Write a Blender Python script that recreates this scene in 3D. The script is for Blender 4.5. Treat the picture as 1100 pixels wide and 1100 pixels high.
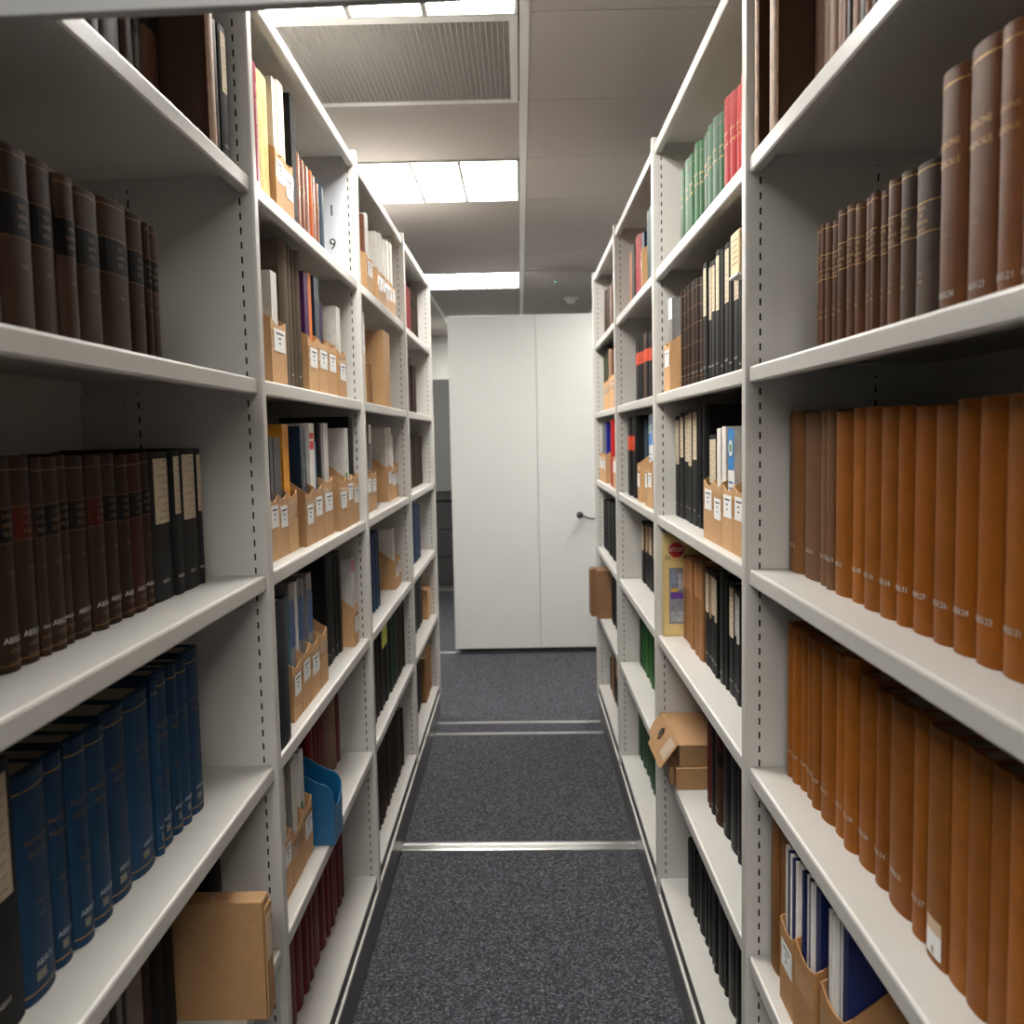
import bpy, bmesh, math, random
from mathutils import Matrix, Vector

# ------------------------------------------------------------------ scene, camera, light
for o in list(bpy.data.objects):
    bpy.data.objects.remove(o, do_unlink=True)
S = bpy.context.scene
C = S.collection
ZC = 1.413                      # lens height above the carpet
XL, XR = -.4345, .3667          # front edge of the shelves, left and right of the aisle
CEIL = ZC + 1.04

def make_camera():
    pitch, yaw, roll, f = -.0833, -.0108, -.0204, 983.6
    cy, sy, cp, sp = math.cos(yaw), math.sin(yaw), math.cos(pitch), math.sin(pitch)
    fwd = Vector((sy * cp, cy * cp, sp)); right = Vector((cy, -sy, 0)); up = right.cross(fwd)
    c, s = math.cos(roll), math.sin(roll)
    r2 = c * right + s * up; u2 = -s * right + c * up
    cam = bpy.data.cameras.new('camera'); cam.sensor_width = 36; cam.lens = f * 36 / 1100
    cam.clip_start = .02
    cam.dof.use_dof = True; cam.dof.focus_distance = 1.7; cam.dof.aperture_fstop = 6.3
    o = bpy.data.objects.new('camera', cam); C.objects.link(o)
    m = Matrix((r2, u2, -fwd)).transposed().to_4x4(); m.translation = (0, 0, ZC)
    o.matrix_world = m
    S.camera = o
make_camera()
w = bpy.data.worlds.new('world'); S.world = w; w.use_nodes = True
w.node_tree.nodes['Background'].inputs[0].default_value = (.9, .95, 1, 1)
w.node_tree.nodes['Background'].inputs[1].default_value = .02
S.view_settings.view_transform = 'Standard'; S.view_settings.look = 'None'
S.view_settings.gamma = 1; S.view_settings.use_curve_mapping = False
S.view_settings.exposure = 0.0
LAMP = 35.0                     # emission of the ceiling lamps' diffusers

# ------------------------------------------------------------------ materials
MATS = {}
def nodes_of(name):
    m = bpy.data.materials.new(name); m.use_nodes = True
    nt = m.node_tree
    return m, nt, nt.nodes['Principled BSDF']
def mat(name, col, rough=.6, var=.12, scale=60., bump=.0, bscale=900., stretch=(1, 1, 1), metal=0., rnd=.18, spec=.5):
    """Procedural paint / cloth / board: colour broken up by noise, a little different on each object."""
    if name in MATS: return MATS[name]
    m, nt, b = nodes_of(name)
    N, L = nt.nodes, nt.links
    tc = N.new('ShaderNodeTexCoord'); mp = N.new('ShaderNodeMapping'); mp.inputs['Scale'].default_value = stretch
    L.new(tc.outputs['Object'], mp.inputs[0])
    oi = N.new('ShaderNodeObjectInfo')
    nz = N.new('ShaderNodeTexNoise'); nz.noise_dimensions = '4D'
    nz.inputs['Scale'].default_value = scale; nz.inputs['Detail'].default_value = 4
    L.new(mp.outputs[0], nz.inputs['Vector'])
    sw = N.new('ShaderNodeMath'); sw.operation = 'MULTIPLY'; sw.inputs[1].default_value = 37.
    L.new(oi.outputs['Random'], sw.inputs[0]); L.new(sw.outputs[0], nz.inputs['W'])
    mr = N.new('ShaderNodeMapRange')
    mr.inputs['From Min'].default_value = .25; mr.inputs['From Max'].default_value = .75
    mr.inputs['To Min'].default_value = 1 - var; mr.inputs['To Max'].default_value = 1 + var
    L.new(nz.outputs['Fac'], mr.inputs['Value'])
    mr2 = N.new('ShaderNodeMapRange')
    mr2.inputs['To Min'].default_value = 1 - rnd; mr2.inputs['To Max'].default_value = 1 + rnd
    L.new(oi.outputs['Random'], mr2.inputs['Value'])
    mul = N.new('ShaderNodeMath'); mul.operation = 'MULTIPLY'
    L.new(mr.outputs[0], mul.inputs[0]); L.new(mr2.outputs[0], mul.inputs[1])
    vm = N.new('ShaderNodeVectorMath'); vm.operation = 'SCALE'; vm.inputs[0].default_value = col[:3]
    L.new(mul.outputs[0], vm.inputs['Scale']); L.new(vm.outputs[0], b.inputs['Base Color'])
    b.inputs['Roughness'].default_value = rough; b.inputs['Metallic'].default_value = metal
    b.inputs['Specular IOR Level'].default_value = spec
    if bump:
        n2 = N.new('ShaderNodeTexNoise'); n2.inputs['Scale'].default_value = bscale; n2.inputs['Detail'].default_value = 2
        L.new(mp.outputs[0], n2.inputs['Vector'])
        bp = N.new('ShaderNodeBump'); bp.inputs['Strength'].default_value = bump; bp.inputs['Distance'].default_value = .001
        L.new(n2.outputs['Fac'], bp.inputs['Height']); L.new(bp.outputs[0], b.inputs['Normal'])
    MATS[name] = m
    return m
def emit(name, col, strength):
    if name in MATS: return MATS[name]
    m, nt, b = nodes_of(name)
    b.inputs['Base Color'].default_value = (.6, .6, .6, 1)
    b.inputs['Emission Color'].default_value = (*col, 1); b.inputs['Emission Strength'].default_value = strength
    MATS[name] = m
    return m
def carpet_mat():
    m, nt, b = nodes_of('carpet'); N, L = nt.nodes, nt.links
    tc = N.new('ShaderNodeTexCoord')
    a = N.new('ShaderNodeTexNoise'); a.inputs['Scale'].default_value = 120; a.inputs['Detail'].default_value = 5; a.inputs['Roughness'].default_value = .75
    v = N.new('ShaderNodeTexVoronoi'); v.inputs['Scale'].default_value = 170
    L.new(tc.outputs['Object'], a.inputs['Vector']); L.new(tc.outputs['Object'], v.inputs['Vector'])
    r = N.new('ShaderNodeValToRGB'); e = r.color_ramp.elements
    e[0].position = .33; e[0].color = (.018, .019, .024, 1); e[1].position = .72; e[1].color = (.21, .21, .235, 1)
    x = e.new(.52); x.color = (.062, .063, .075, 1)
    mx = N.new('ShaderNodeMix'); mx.data_type = 'FLOAT'; mx.inputs[0].default_value = .3
    L.new(a.outputs['Fac'], mx.inputs[2]); L.new(v.outputs['Color'], mx.inputs[3])
    L.new(mx.outputs[0], r.inputs[0]); L.new(r.outputs[0], b.inputs['Base Color'])
    bp = N.new('ShaderNodeBump'); bp.inputs['Strength'].default_value = .8; bp.inputs['Distance'].default_value = .004
    L.new(a.outputs['Fac'], bp.inputs['Height']); L.new(bp.outputs[0], b.inputs['Normal'])
    b.inputs['Roughness'].default_value = .95; b.inputs['Specular IOR Level'].default_value = .1
    return m
STEEL = mat('painted_steel', (.535, .522, .495), .38, .02, 30, .06, 1500, rnd=.0)
STEELW = mat('painted_steel_panel', (.57, .57, .555), .5, .015, 8, rnd=.0)
HOLE = mat('slot_dark', (.004, .004, .004), .9, rnd=0)
PLINTH = mat('plinth_grey', (.11, .11, .107), .32, .08, 20, rnd=0, stretch=(1, .2, 1))
PLINTHD = mat('plinth_dark', (.05, .05, .048), .5, .08, 20, rnd=0)
ALU = mat('aluminium', (.62, .62, .61), .28, .1, 40, .05, 300, stretch=(.1, 1, 1), metal=1., rnd=0)
TILE = mat('ceiling_tile', (.42, .385, .36), .85, .03, 250, .12, 500, rnd=.015)
TBAR = mat('ceiling_bar', (.72, .72, .70), .4, .02, rnd=0)
WALLM = mat('wall_paint', (.62, .62, .59), .8, .03, 6, rnd=0)
CARPET = carpet_mat()
PAGES = mat('page_edges', (.30, .25, .18), .9, .25, 500, stretch=(1, 6, .02), rnd=.2)
PAGEW = mat('page_edges_white', (.62, .60, .55), .9, .12, 500, stretch=(1, 6, .02), rnd=.1)
GOLD = mat('gilt', (.42, .24, .075), .45, .35, 400, metal=.6, rnd=.1)
GOLDD = mat('gilt_worn', (.17, .085, .028), .5, .5, 300, metal=.3, rnd=.2)
WHITE = mat('white_ink', (.48, .47, .45), .8, .3, 500, rnd=.1)
INK = mat('black_ink', (.02, .02, .02), .8, rnd=0)
CREAM = mat('cream_label', (.55, .46, .33), .8, .18, 120, rnd=.15)
PAPER = mat('paper_label', (.78, .78, .77), .7, .05, 60, rnd=.05)
KRAFT = mat('kraft_board', (.50, .29, .135), .75, .09, 90, .05, 300, stretch=(1, 1, .25), rnd=.10)
KRAFTD = mat('kraft_board_dark', (.40, .20, .075), .7, .08, 60, .05, 300, stretch=(1, 1, .25), rnd=.1)
KRAFTB = mat('kraft_box', (.34, .19, .085), .75, .08, 70, .05, 300, rnd=.08)
BLUEP = mat('blue_plastic', (.008, .11, .26), .3, .03, rnd=0)

# ------------------------------------------------------------------ mesh helpers
class MB:
    def __init__(self): self.v = []; self.f = []; self.m = []
    def box(self, a, b, mi=0):
        (x0, y0, z0), (x1, y1, z1) = a, b
        n = len(self.v)
        self.v += [(x0, y0, z0), (x1, y0, z0), (x1, y1, z0), (x0, y1, z0), (x0, y0, z1), (x1, y0, z1), (x1, y1, z1), (x0, y1, z1)]
        for q in ((0, 3, 2, 1), (4, 5, 6, 7), (0, 1, 5, 4), (1, 2, 6, 5), (2, 3, 7, 6), (3, 0, 4, 7)):
            self.f.append([n + i for i in q]); self.m.append(mi)
        return self
    def quad(self, pts, mi=0):
        n = len(self.v); self.v += [tuple(p) for p in pts]
        self.f.append(list(range(n, n + len(pts)))); self.m.append(mi); return self
    def prism(self, poly, axis, a, b, mi=0):
        """Closed polygon (two coordinates) swept along one axis from a to b."""
        n = len(self.v); k = len(poly)
        def P(p, t):
            return (t, p[0], p[1]) if axis == 0 else (p[0], t, p[1]) if axis == 1 else (p[0], p[1], t)
        self.v += [P(p, a) for p in poly] + [P(p, b) for p in poly]
        for i in range(k):
            j = (i + 1) % k; self.f.append([n + i, n + j, n + k + j, n + k + i]); self.m.append(mi)
        self.f.append([n + i for i in range(k)][::-1]); self.m.append(mi)
        self.f.append([n + k + i for i in range(k)]); self.m.append(mi)
        return self
    def lathe(self, prof, seg=20, mi=0, axis=2):
        n = len(self.v); k = len(prof)
        for s in range(seg):
            a = 2 * math.pi * s / seg
            for r, h in prof:
                p = (r * math.cos(a), r * math.sin(a), h)
                if axis == 1: p = (p[0], p[2], p[1])
                self.v.append(p)
        for s in range(seg):
            t = (s + 1) % seg
            for i in range(k - 1):
                self.f.append([n + s * k + i, n + t * k + i, n + t * k + i + 1, n + s * k + i + 1]); self.m.append(mi)
        return self
    def tube(self, pts, r, seg=10, mi=0):
        n = len(self.v); k = len(pts)
        for i, p in enumerate(pts):
            p = Vector(p); d = (Vector(pts[min(i + 1, k - 1)]) - Vector(pts[max(i - 1, 0)])).normalized()
            a = d.cross(Vector((0, 0, 1)) if abs(d.z) < .9 else Vector((1, 0, 0))).normalized(); b = d.cross(a)
            for s in range(seg):
                t = 2 * math.pi * s / seg; self.v.append(tuple(p + r * (a * math.cos(t) + b * math.sin(t))))
        for i in range(k - 1):
            for s in range(seg):
                t = (s + 1) % seg; self.f.append([n + i * seg + s, n + i * seg + t, n + (i + 1) * seg + t, n + (i + 1) * seg + s]); self.m.append(mi)
        self.f.append([n + s for s in range(seg)]); self.m.append(mi)
        self.f.append([n + (k - 1) * seg + s for s in range(seg)][::-1]); self.m.append(mi)
        return self
    def mesh(self, name, mats, fix=True, smooth=False, bevel=0., sharp=40):
        me = bpy.data.meshes.new(name); me.from_pydata(self.v, [], self.f)
        for m in (mats if isinstance(mats, (list, tuple)) else [mats]): me.materials.append(m)
        me.polygons.foreach_set('material_index', self.m)
        if fix or bevel:
            bm = bmesh.new(); bm.from_mesh(me)
            if fix == 2: bmesh.ops.remove_doubles(bm, verts=bm.verts, dist=1e-5)
            if bevel: bmesh.ops.bevel(bm, geom=list(bm.edges), offset=bevel, segments=2, affect='EDGES', profile=.5)
            bmesh.ops.recalc_face_normals(bm, faces=bm.faces)
            bm.to_mesh(me); bm.free()
        if smooth:
            me.polygons.foreach_set('use_smooth', [True] * len(me.polygons))
            try: me.set_sharp_from_angle(angle=math.radians(sharp))
            except Exception: pass
        me.update()
        return me
    def build(self, name, mats, parent=None, **k):
        return obj(name, self.mesh(name, mats, **k), parent)
def obj(name, data, parent=None, loc=None, rotz=0.):
    o = bpy.data.objects.new(name, data); C.objects.link(o)
    if parent: o.parent = parent
    if loc is not None: o.location = loc
    if rotz: o.rotation_euler = (0, 0, rotz)
    return o
def tag(o, label=None, cat=None, group=None, kind=None):
    if label: o['label'] = label
    if cat: o['category'] = cat
    if group: o['group'] = group
    if kind: o['kind'] = kind
    return o
def thing(name, loc, rotz=0.): return obj(name, None, None, loc, rotz)

_TXT = {}
def text_geo(s):
    """Flat lettering of height 1: vertices and faces of the built-in font."""
    if s not in _TXT:
        cu = bpy.data.curves.new('t', 'FONT'); cu.body = s; cu.resolution_u = 2
        cu.align_x = 'CENTER'; cu.align_y = 'CENTER'
        o = bpy.data.objects.new('t', cu); me = o.to_mesh()
        _TXT[s] = ([(v.co.x, v.co.y) for v in me.vertices], [list(p.vertices) for p in me.polygons])
        o.to_mesh_clear(); bpy.data.objects.remove(o); bpy.data.curves.remove(cu)
    return _TXT[s]

# ------------------------------------------------------------------ the room
def struct(name, mb, m, **k):
    return tag(mb.build(name, m, **k), kind='structure')
X0, X1, Y0, Y1 = -2.6, 2.6, -6.0, 9.6
tag(struct('floor', MB().box((X0, Y0, -.1), (X1, Y1, 0)), CARPET), 'dark grey speckled carpet floor')
ceiling = tag(struct('ceiling', MB().box((X0, Y0, CEIL + .022), (X1, Y1, CEIL + .1)), TILE), 'suspended tiled ceiling')
struct('wall_left', MB().box((X0 - .1, Y0, 0), (X0, Y1, CEIL + .1)), WALLM)
struct('wall_right', MB().box((X1, Y0, 0), (X1 + .1, Y1, CEIL + .1)), WALLM)
struct('wall_back', MB().box((X0, Y1, 0), (X1, Y1 + .1, CEIL + .1)), WALLM)
struct('wall_front', MB().box((X0, Y0 - .1, 0), (X1, Y0, CEIL + .1)), WALLM)
# ceiling grid: 0.6 m module, bars 28 mm wide
BX, BY, MOD = .030, 2.36, .6
LIGHTS = (-12, -9, -6, -1, 2, 6, 10)     # grid rows of the left column that hold a lamp
VENT = 0
XB = [-2.445, -1.845, -1.245, -.645, .030, .630, 1.230, 1.830, 2.430]     # bars; the lamps' column is the wide one
LC = 3
def col_mid(c): return (XB[c] + XB[c + 1]) / 2
tiles = {}
for c in range(len(XB) - 1):
    wd = round(XB[c + 1] - XB[c], 3)
    if wd not in tiles: tiles[wd] = MB().box((-wd / 2 + .008, -.2985, 0), (wd / 2 - .008, .2985, .018)).mesh('ceiling_tile', TILE, bevel=.0015)
    for ri in range(-14, 12):
        if c == LC and (ri in LIGHTS or ri == VENT) or (c == LC + 1 and ri == -6): continue
        if c in (LC - 2, LC + 2) and ri == 4: continue
        cy = BY + MOD * (ri + .5)
        if cy + .3 > Y1 or cy - .3 < Y0: continue
        obj('ceiling_tile', tiles[wd], ceiling, (col_mid(c), cy, CEIL + .003))
for x in XB:
    MB().box((x - .0135, Y0, CEIL - .001), (x + .0135, Y1, CEIL + .03)).build('ceiling_bar', TBAR, ceiling, bevel=.002)

def ceiling_light(x, y, label, h=.321):
    """600 mm lamp: white frame, three diffusers side by side."""
    t = thing('ceiling_light', (x, y, CEIL - .004))
    tag(t, label, 'ceiling light', 'recessed ceiling lamps')
    fr = MB().box((-h, -.2985, 0), (h, -.288, .03)).box((-h, .288, 0), (h, .2985, .03)).box((-h, -.288, 0), (-h + .008, .288, .03)).box((h - .008, -.288, 0), (h, .288, .03))
    for x in (-.093, .093):
        MB().box((x - .0065, -.288, -.003), (x + .0065, .288, .02)).build('divider', mat('lamp_divider', (.33, .32, .30), .6, rnd=0), t)
    fr.build('frame', TBAR, t)
    for a, b in ((-h + .008, -.098), (-.088, .088), (.098, h - .008)):
        MB().box((a, -.288, .006), (b, .288, .02)).build('diffuser', emit('lamp_glow', (1, .965, .90), LAMP), t)
LN = {-12: 'ceiling lamp far behind the viewpoint, by the rear wall', -9: 'ceiling lamp well behind the viewpoint, second from the rear wall', -6: 'ceiling lamp just behind the viewpoint, left of the runner bar', -1: 'three-panel ceiling lamp before the ventilation grille, nearest in view',
      2: 'three-panel ceiling lamp beyond the ventilation grille, middle of the row', 6: 'farthest three-panel ceiling lamp, just before the white end panel',
      10: 'ceiling lamp glimpsed beyond the white end panel'}
for ri in LIGHTS:
    ceiling_light(col_mid(LC), BY + MOD * (ri + .5), LN[ri])
ceiling_light(col_mid(LC + 1), BY + MOD * -5.5, 'ceiling lamp just behind the viewpoint, right of the runner bar', .2835)
for ci, n in ((LC - 2, 'left'), (LC + 2, 'right')):
    ceiling_light(col_mid(ci), BY + MOD * 4.5, 'ceiling lamp over the cross aisle in front of the end panel, to the ' + n, .2835)

def vent():
    t = thing('ventilation_grille', (col_mid(LC), BY + .3, CEIL - .004))
    tag(t, 'square grey eggcrate ventilation grille in the ceiling between two lamps', 'vent')
    h = .321
    MB().box((-h, -.2985, 0), (h, -.268, .012)).box((-h, .268, 0), (h, .2985, .012)).box((-h, -.268, 0), (-h + .022, .268, .012)).box((h - .022, -.268, 0), (h, .268, .012)).build('frame', TBAR, t, bevel=.001)
    g = MB()
    n = 40
    for i in range(n + 1):
        x = -h + .022 + (2 * h - .044) * i / n; g.box((x - .0011, -.268, .002), (x + .0011, .268, .017))
    for i in range(n + 1):
        y = -.268 + .536 * i / n; g.box((-h + .022, y - .0009, .003), (h - .022, y + .0009, .016))
    tag(g.build('louvre_grid', mat('grille_grey', (.42, .405, .38), .5, .03, rnd=0), t, fix=False), kind='stuff')
    MB().box((-h + .01, -.28, .018), (h - .01, .28, .0215)).build('duct_plate', mat('duct_dark', (.05, .048, .044), .8, rnd=0), t)
vent()

def overhead_panel():
    # its lower edge crosses the top left corner of the picture
    t = thing('overhead_panel', (-.03, .72, ZC + .3312))
    t.rotation_euler = (0, -.018, 0)
    tag(t, 'plain grey panel hanging over the aisle, its lower edge crossing the top left corner', 'panel')
    MB().box((-.40, 0, 0), (.36, .012, .045)).build('board', mat('grey_panel', (.30, .305, .30), .4, .04, 12, rnd=0), t, bevel=.0015)
    for x in (-.3, .3):
        MB().tube([(x, .006, .04), (x, .006, CEIL - ZC - .327)], .004).build('rod', ALU, t, smooth=True)
overhead_panel()

def smoke_detector():
    t = thing('smoke_detector', (.405, 7.1, CEIL))
    tag(t, 'small round white smoke detector on the ceiling above the end panel', 'smoke detector')
    W = mat('white_plastic', (.72, .72, .70), .4, .02, rnd=0)
    MB().lathe([(0, 0), (.058, 0), (.058, -.010), (.05, -.016), (0, -.016)], 24).build('base', W, t, smooth=True)
    MB().lathe([(.034, -.015), (.036, -.03), (.03, -.045), (0, -.048)], 24).build('chamber', W, t, smooth=True)
    t = thing('ceiling_sensor', (.255, 6.32, CEIL))
    tag(t, 'tiny ceiling sensor with a lit green dot, right of the farthest lamp', 'sensor')
    MB().lathe([(0, 0), (.016, 0), (.014, -.005), (0, -.006)], 16).build('base', TILE, t, smooth=True)
    MB().lathe([(0, -.005), (.006, -.006), (.005, -.010), (0, -.011)], 12).build('led', emit('green_led', (.1, .9, .45), 1.6), t, smooth=True)
smoke_detector()

# floor rails across the aisle
def rail(y0, y1, label, groove=True):
    m = MB(); w = y1 - y0; a = -w / 2
    if groove:
        m.prism([(a, 0), (a, .004), (a + .2 * w, .005), (a + .3 * w, .003), (a + .7 * w, .003), (a + .8 * w, .005), (-a, .004), (-a, 0)], 0, -1.0, 1.0)
    else:
        m.prism([(a, 0), (a, .003), (a + .004, .005), (-a - .004, .005), (-a, .003), (-a, 0)], 0, -1.0, 1.0)
    o = tag(m.build('floor_rail', ALU), label, 'rail', 'rails in the carpet')
    o.location = (0, (y0 + y1) / 2, 0); o.rotation_euler = (0, 0, -.021)     # laid not quite square to the shelving
rail(3.015, 3.080, 'wide brushed aluminium rail across the carpet, nearest one')
rail(4.235, 4.262, 'thin aluminium strip across the carpet, near one of the close pair', False)
rail(4.402, 4.430, 'thin aluminium strip across the carpet, far one of the close pair', False)
rail(5.885, 5.915, 'thin aluminium strip across the floor at the foot of the end panel', False)

# ------------------------------------------------------------------ shelving
ZS = {'L': dict(A=.4312, B=.1039, C=-.2263, D=-.5575, E=-.8843, F=-1.2495, T=.757),
      'R': dict(A=.4288, B=.1027, C=-.2233, D=-.5528, E=-.8776, F=-1.2453, T=.757)}
UP = {'L': [.530, 1.530, 2.525, 3.528, 4.526], 'R': [.473, 1.475, 2.477, 3.477, 4.479]}
DEP, UT = .298, .027
SIDE = {'L': 'left', 'R': 'right'}
NTH = ['first', 'second', 'third', 'fourth', 'fifth', 'sixth', 'seventh', 'eighth', 'ninth', 'tenth', 'eleventh', 'twelfth',
       'thirteenth', 'fourteenth', 'fifteenth', 'sixteenth', 'seventeenth', 'eighteenth', 'nineteenth', 'twentieth']
BAYN = {1: 'nearest', 2: 'second', 3: 'third', 4: 'farthest'}
SHN = dict(A='top', B='second', C='third', D='fourth', E='fifth', F='bottom')

def shelf_mesh(side, ln, flange=.027):
    s = -1 if side == 'L' else 1
    o = [(DEP - .004, 0), (.004, 0), (.0012, -.0012), (0, -.004), (0, -flange + .003), (.002, -flange), (.016, -flange), (.016, -flange + .0012),
         (.003, -flange + .0013), (.0013, -flange + .004), (.0013, -.005), (.0045, -.0014), (DEP - .004, -.0014)]
    m = MB().prism([(s * u, z) for u, z in o], 1, 0, ln)
    for y in (0, ln - .0012):                # turned-down ends
        a, b = s * .003, s * (DEP - .006)
        m.box((min(a, b), y, -.020), (max(a, b), y + .0012, -.0015))
    m.box((min(s * (DEP - .006), s * (DEP - .0045)), 0, -.025), (max(s * (DEP - .006), s * (DEP - .0045)), ln, -.0015))
    return m.mesh('shelf', STEEL, smooth=True, sharp=20)
def upright(side, y, parent, base):
    """Hollow steel frame 27 mm thick: two columns of slots punched into the face towards the viewer."""
    s = -1 if side == 'L' else 1
    zb, zt = ZC - 1.2905 - base[2], ZC + .772 - base[2]
    f0 = -.0065
    m = MB()
    def sx(u): return s * u
    cols = [(.0155, .0185), (.199, .202)]
    P, HH = .02342, .0114
    edges = [f0 + .004] + [v for c in cols for v in c] + [DEP]
    for i in range(0, len(edges), 2):
        a, b = edges[i], edges[i + 1]
        m.quad([(sx(a), 0, zb), (sx(b), 0, zb), (sx(b), 0, zt), (sx(a), 0, zt)])
    for a, b in cols:
        z = zb; k = 0
        zz = zb + .012
        m.quad([(sx(a), 0, zb), (sx(b), 0, zb), (sx(b), 0, zz), (sx(a), 0, zz)])
        while zz + P < zt:
            m.quad([(sx(a), .007, zz), (sx(b), .007, zz), (sx(b), .007, zz + HH), (sx(a), .007, zz + HH)], 1)
            e = min(zz + P, zt)
            m.quad([(sx(a), 0, zz + HH), (sx(b), 0, zz + HH), (sx(b), 0, e), (sx(a), 0, e)])
            zz += P
        m.quad([(sx(a), 0, zz), (sx(b), 0, zz), (sx(b), 0, zt), (sx(a), 0, zt)])
    # dark core behind the slots, front bead, far face, back, top and bottom
    m.quad([(sx(.01), .007, zb), (sx(DEP - .01), .007, zb), (sx(DEP - .01), .007, zt), (sx(.01), .007, zt)], 1)
    bead = [(f0 + .004, 0), (f0 + .001, .001), (f0, .004), (f0, UT - .004), (f0 + .001, UT - .001), (f0 + .004, UT), (DEP, UT), (DEP, 0)]
    n = len(bead)
    for i in range(n - 1):
        (u0, v0), (u1, v1) = bead[i], bead[i + 1]
        m.quad([(sx(u0), v0, zb), (sx(u1), v1, zb), (sx(u1), v1, zt), (sx(u0), v0, zt)])
    m.quad([(sx(u), v, zt) for u, v in bead]); m.quad([(sx(u), v, zb) for u, v in bead])
    # folded stiffener beside the front slots
    m.box((min(sx(.0068), sx(.0078)), -.0006, zb), (max(sx(.0068), sx(.0078)), 0, zt))
    m.box((min(sx(.219), sx(.2215)), -.004, zb), (max(sx(.219), sx(.2215)), 0, zt))
    o = m.build('upright', [STEEL, HOLE], parent, fix=False)
    o.location = (0, y - base[1], 0)
    return o
for side in 'LR':
    X = XL if side == 'L' else XR
    s = -1 if side == 'L' else 1
    for b in range(1, 5):
        y0, y1 = UP[side][b - 1] + UT, UP[side][b]
        base = (X, (y0 + y1) / 2, ZC - 1.30)
        t = thing('shelving_bay', base)
        tag(t, '%s bay of the off-white steel shelving on the %s of the aisle' % (BAYN[b], SIDE[side]), 'shelving', 'steel shelving bays')
        me = shelf_mesh(side, y1 - y0 - .003)
        mf = shelf_mesh(side, y1 - y0 - .003, .008)
        for k in 'TABCDEF':
            o = obj('shelf', mf if k == 'F' else me, t, (0, y0 + .0015 - base[1], ZC + ZS[side][k] - base[2]))
        MB().box((min(s * (DEP + .0002), s * (DEP + .0017)), y0 - base[1] - (UT if b == 1 else 0), .0095), (max(s * (DEP + .0002), s * (DEP + .0017)), y1 - base[1] + UT, 2.055)).build('back_panel', STEEL, t)
        MB().box((min(s * .002, s * .006), y0 - base[1] + .001, .0095), (max(s * .002, s * .006), y1 - base[1] - .001, ZC + ZS[side]['F'] - .0085 - base[2])).build('base_strip', PLINTHD, t)
        upright(side, UP[side][b], t, base)
        if b == 1: upright(side, UP[side][0], t, base)
    # carriage the bays stand on
    ya, yb = UP[side][0], UP[side][4] + UT
    t = thing('shelving_carriage', (X, (ya + yb) / 2, 0))
    tag(t, 'dark grey rolling base under the shelving on the %s of the aisle' % SIDE[side], 'shelving base', 'rolling shelving bases')
    h = (yb - ya) / 2
    zf = ZC + ZS[side]['F'] - .0085
    def bx(u0, u1, z0, z1, m, name, **k):
        MB().box((min(s * u0, s * u1), -h, z0), (max(s * u0, s * u1), h, z1)).build(name, m, t, **k)
    bx(.004, .33, .13, min(zf, ZC - 1.30), PLINTHD, 'frame')
    bx(-.004, .02, ZC - 1.303, ZC - 1.291, STEEL, 'edge_trim', bevel=.002)
    bx(-.001, .012, .010, ZC - 1.3035, PLINTH, 'kick_plate', bevel=.001)
    for y in (-1.6, -.2, 1.2):
        w = MB().lathe([(0, -.012), (.055, -.012), (.058, -.008), (.058, .008), (.055, .012), (0, .012)], 20, axis=1)
        w.build('wheel', PLINTHD, t, smooth=True).location = (s * .15, y, .064)

# ------------------------------------------------------------------ end of the aisle
def end_panel():
    t = thing('end_panel', (-.447, 5.85, 0))
    tag(t, 'tall white steel end panel with a centre seam closing the aisle', 'panel')
    z0, z1 = ZC - 1.375, ZC + .757
    MB().box((0, .0, z0), (.5535, .02, z1)).build('leaf', STEELW, t, bevel=.002)
    MB().box((.5555, .0, z0), (1.45, .02, z1)).build('leaf', STEELW, t, bevel=.002)
    MB().box((.004, .0205, z0), (1.446, .06, z1 - .002)).build('body', STEELW, t)
    MB().box((.03, .05, .004), (1.42, .30, z0)).build('base', PLINTHD, t)
    D = mat('black_plastic', (.012, .012, .01), .35, rnd=0)
    k = obj('crank_handle', MB().tube([(.62, -.028, 0), (.15, -.03, -.022), (.10, -.03, -.028), (.06, -.032, -.024), (.03, -.036, -.012), (.006, -.05, 0)], .0055, 10).mesh('crank_handle', D, smooth=True), t, (.815, 0, ZC - .512))
    MB().lathe([(0, -.023), (.010, -.0205), (.0175, -.014), (.022, -.004), (.022, .004), (.0175, .014), (.010, .0205), (0, .023)], 20, axis=1).build('knob', D, k, smooth=True).location = (0, -.055, 0)
    MB().lathe([(0, -.03), (.03, -.028), (.034, -.02), (.036, .0), (0, .0)], 24, axis=1).build('hub', D, k, smooth=True).location = (.62, 0, 0)
end_panel()
def far_cabinets():
    G = mat('far_grey', (.20, .205, .20), .5, .05, 4, rnd=0); GD = mat('far_dark', (.035, .036, .036), .5, .1, 4, rnd=0)
    t = thing('storage_cabinet', (-.85, 8.3, 0))
    tag(t, 'grey cabinet with dark lower drawers glimpsed left of the end panel', 'cabinet')
    MB().box((-.75, 0, .92), (.75, .5, 1.93)).build('upper_door', G, t, bevel=.004)
    MB().box((-.75, .03, .84), (.75, .5, .915)).build('recess', GD, t)
    for i in range(3):
        MB().box((-.75, 0, .06 + .255 * i), (.75, .5, .06 + .255 * i + .247)).build('drawer', GD, t, bevel=.006)
    MB().box((-.75, .04, 0), (.75, .5, .055)).build('base', G, t)
far_cabinets()

# ------------------------------------------------------------------ books, files and boxes
random.seed(5)
def bookmat(n, c, rough=.55, var=.14, scale=40, bump=.15):
    k = 1. if max(c) > .59 else .56 if rough > .48 else .74
    return mat('cover_' + n, tuple(v * k for v in c), rough, var, scale, bump, 1100, rnd=.19, spec=.13 if rough > .48 else .2)
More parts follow.
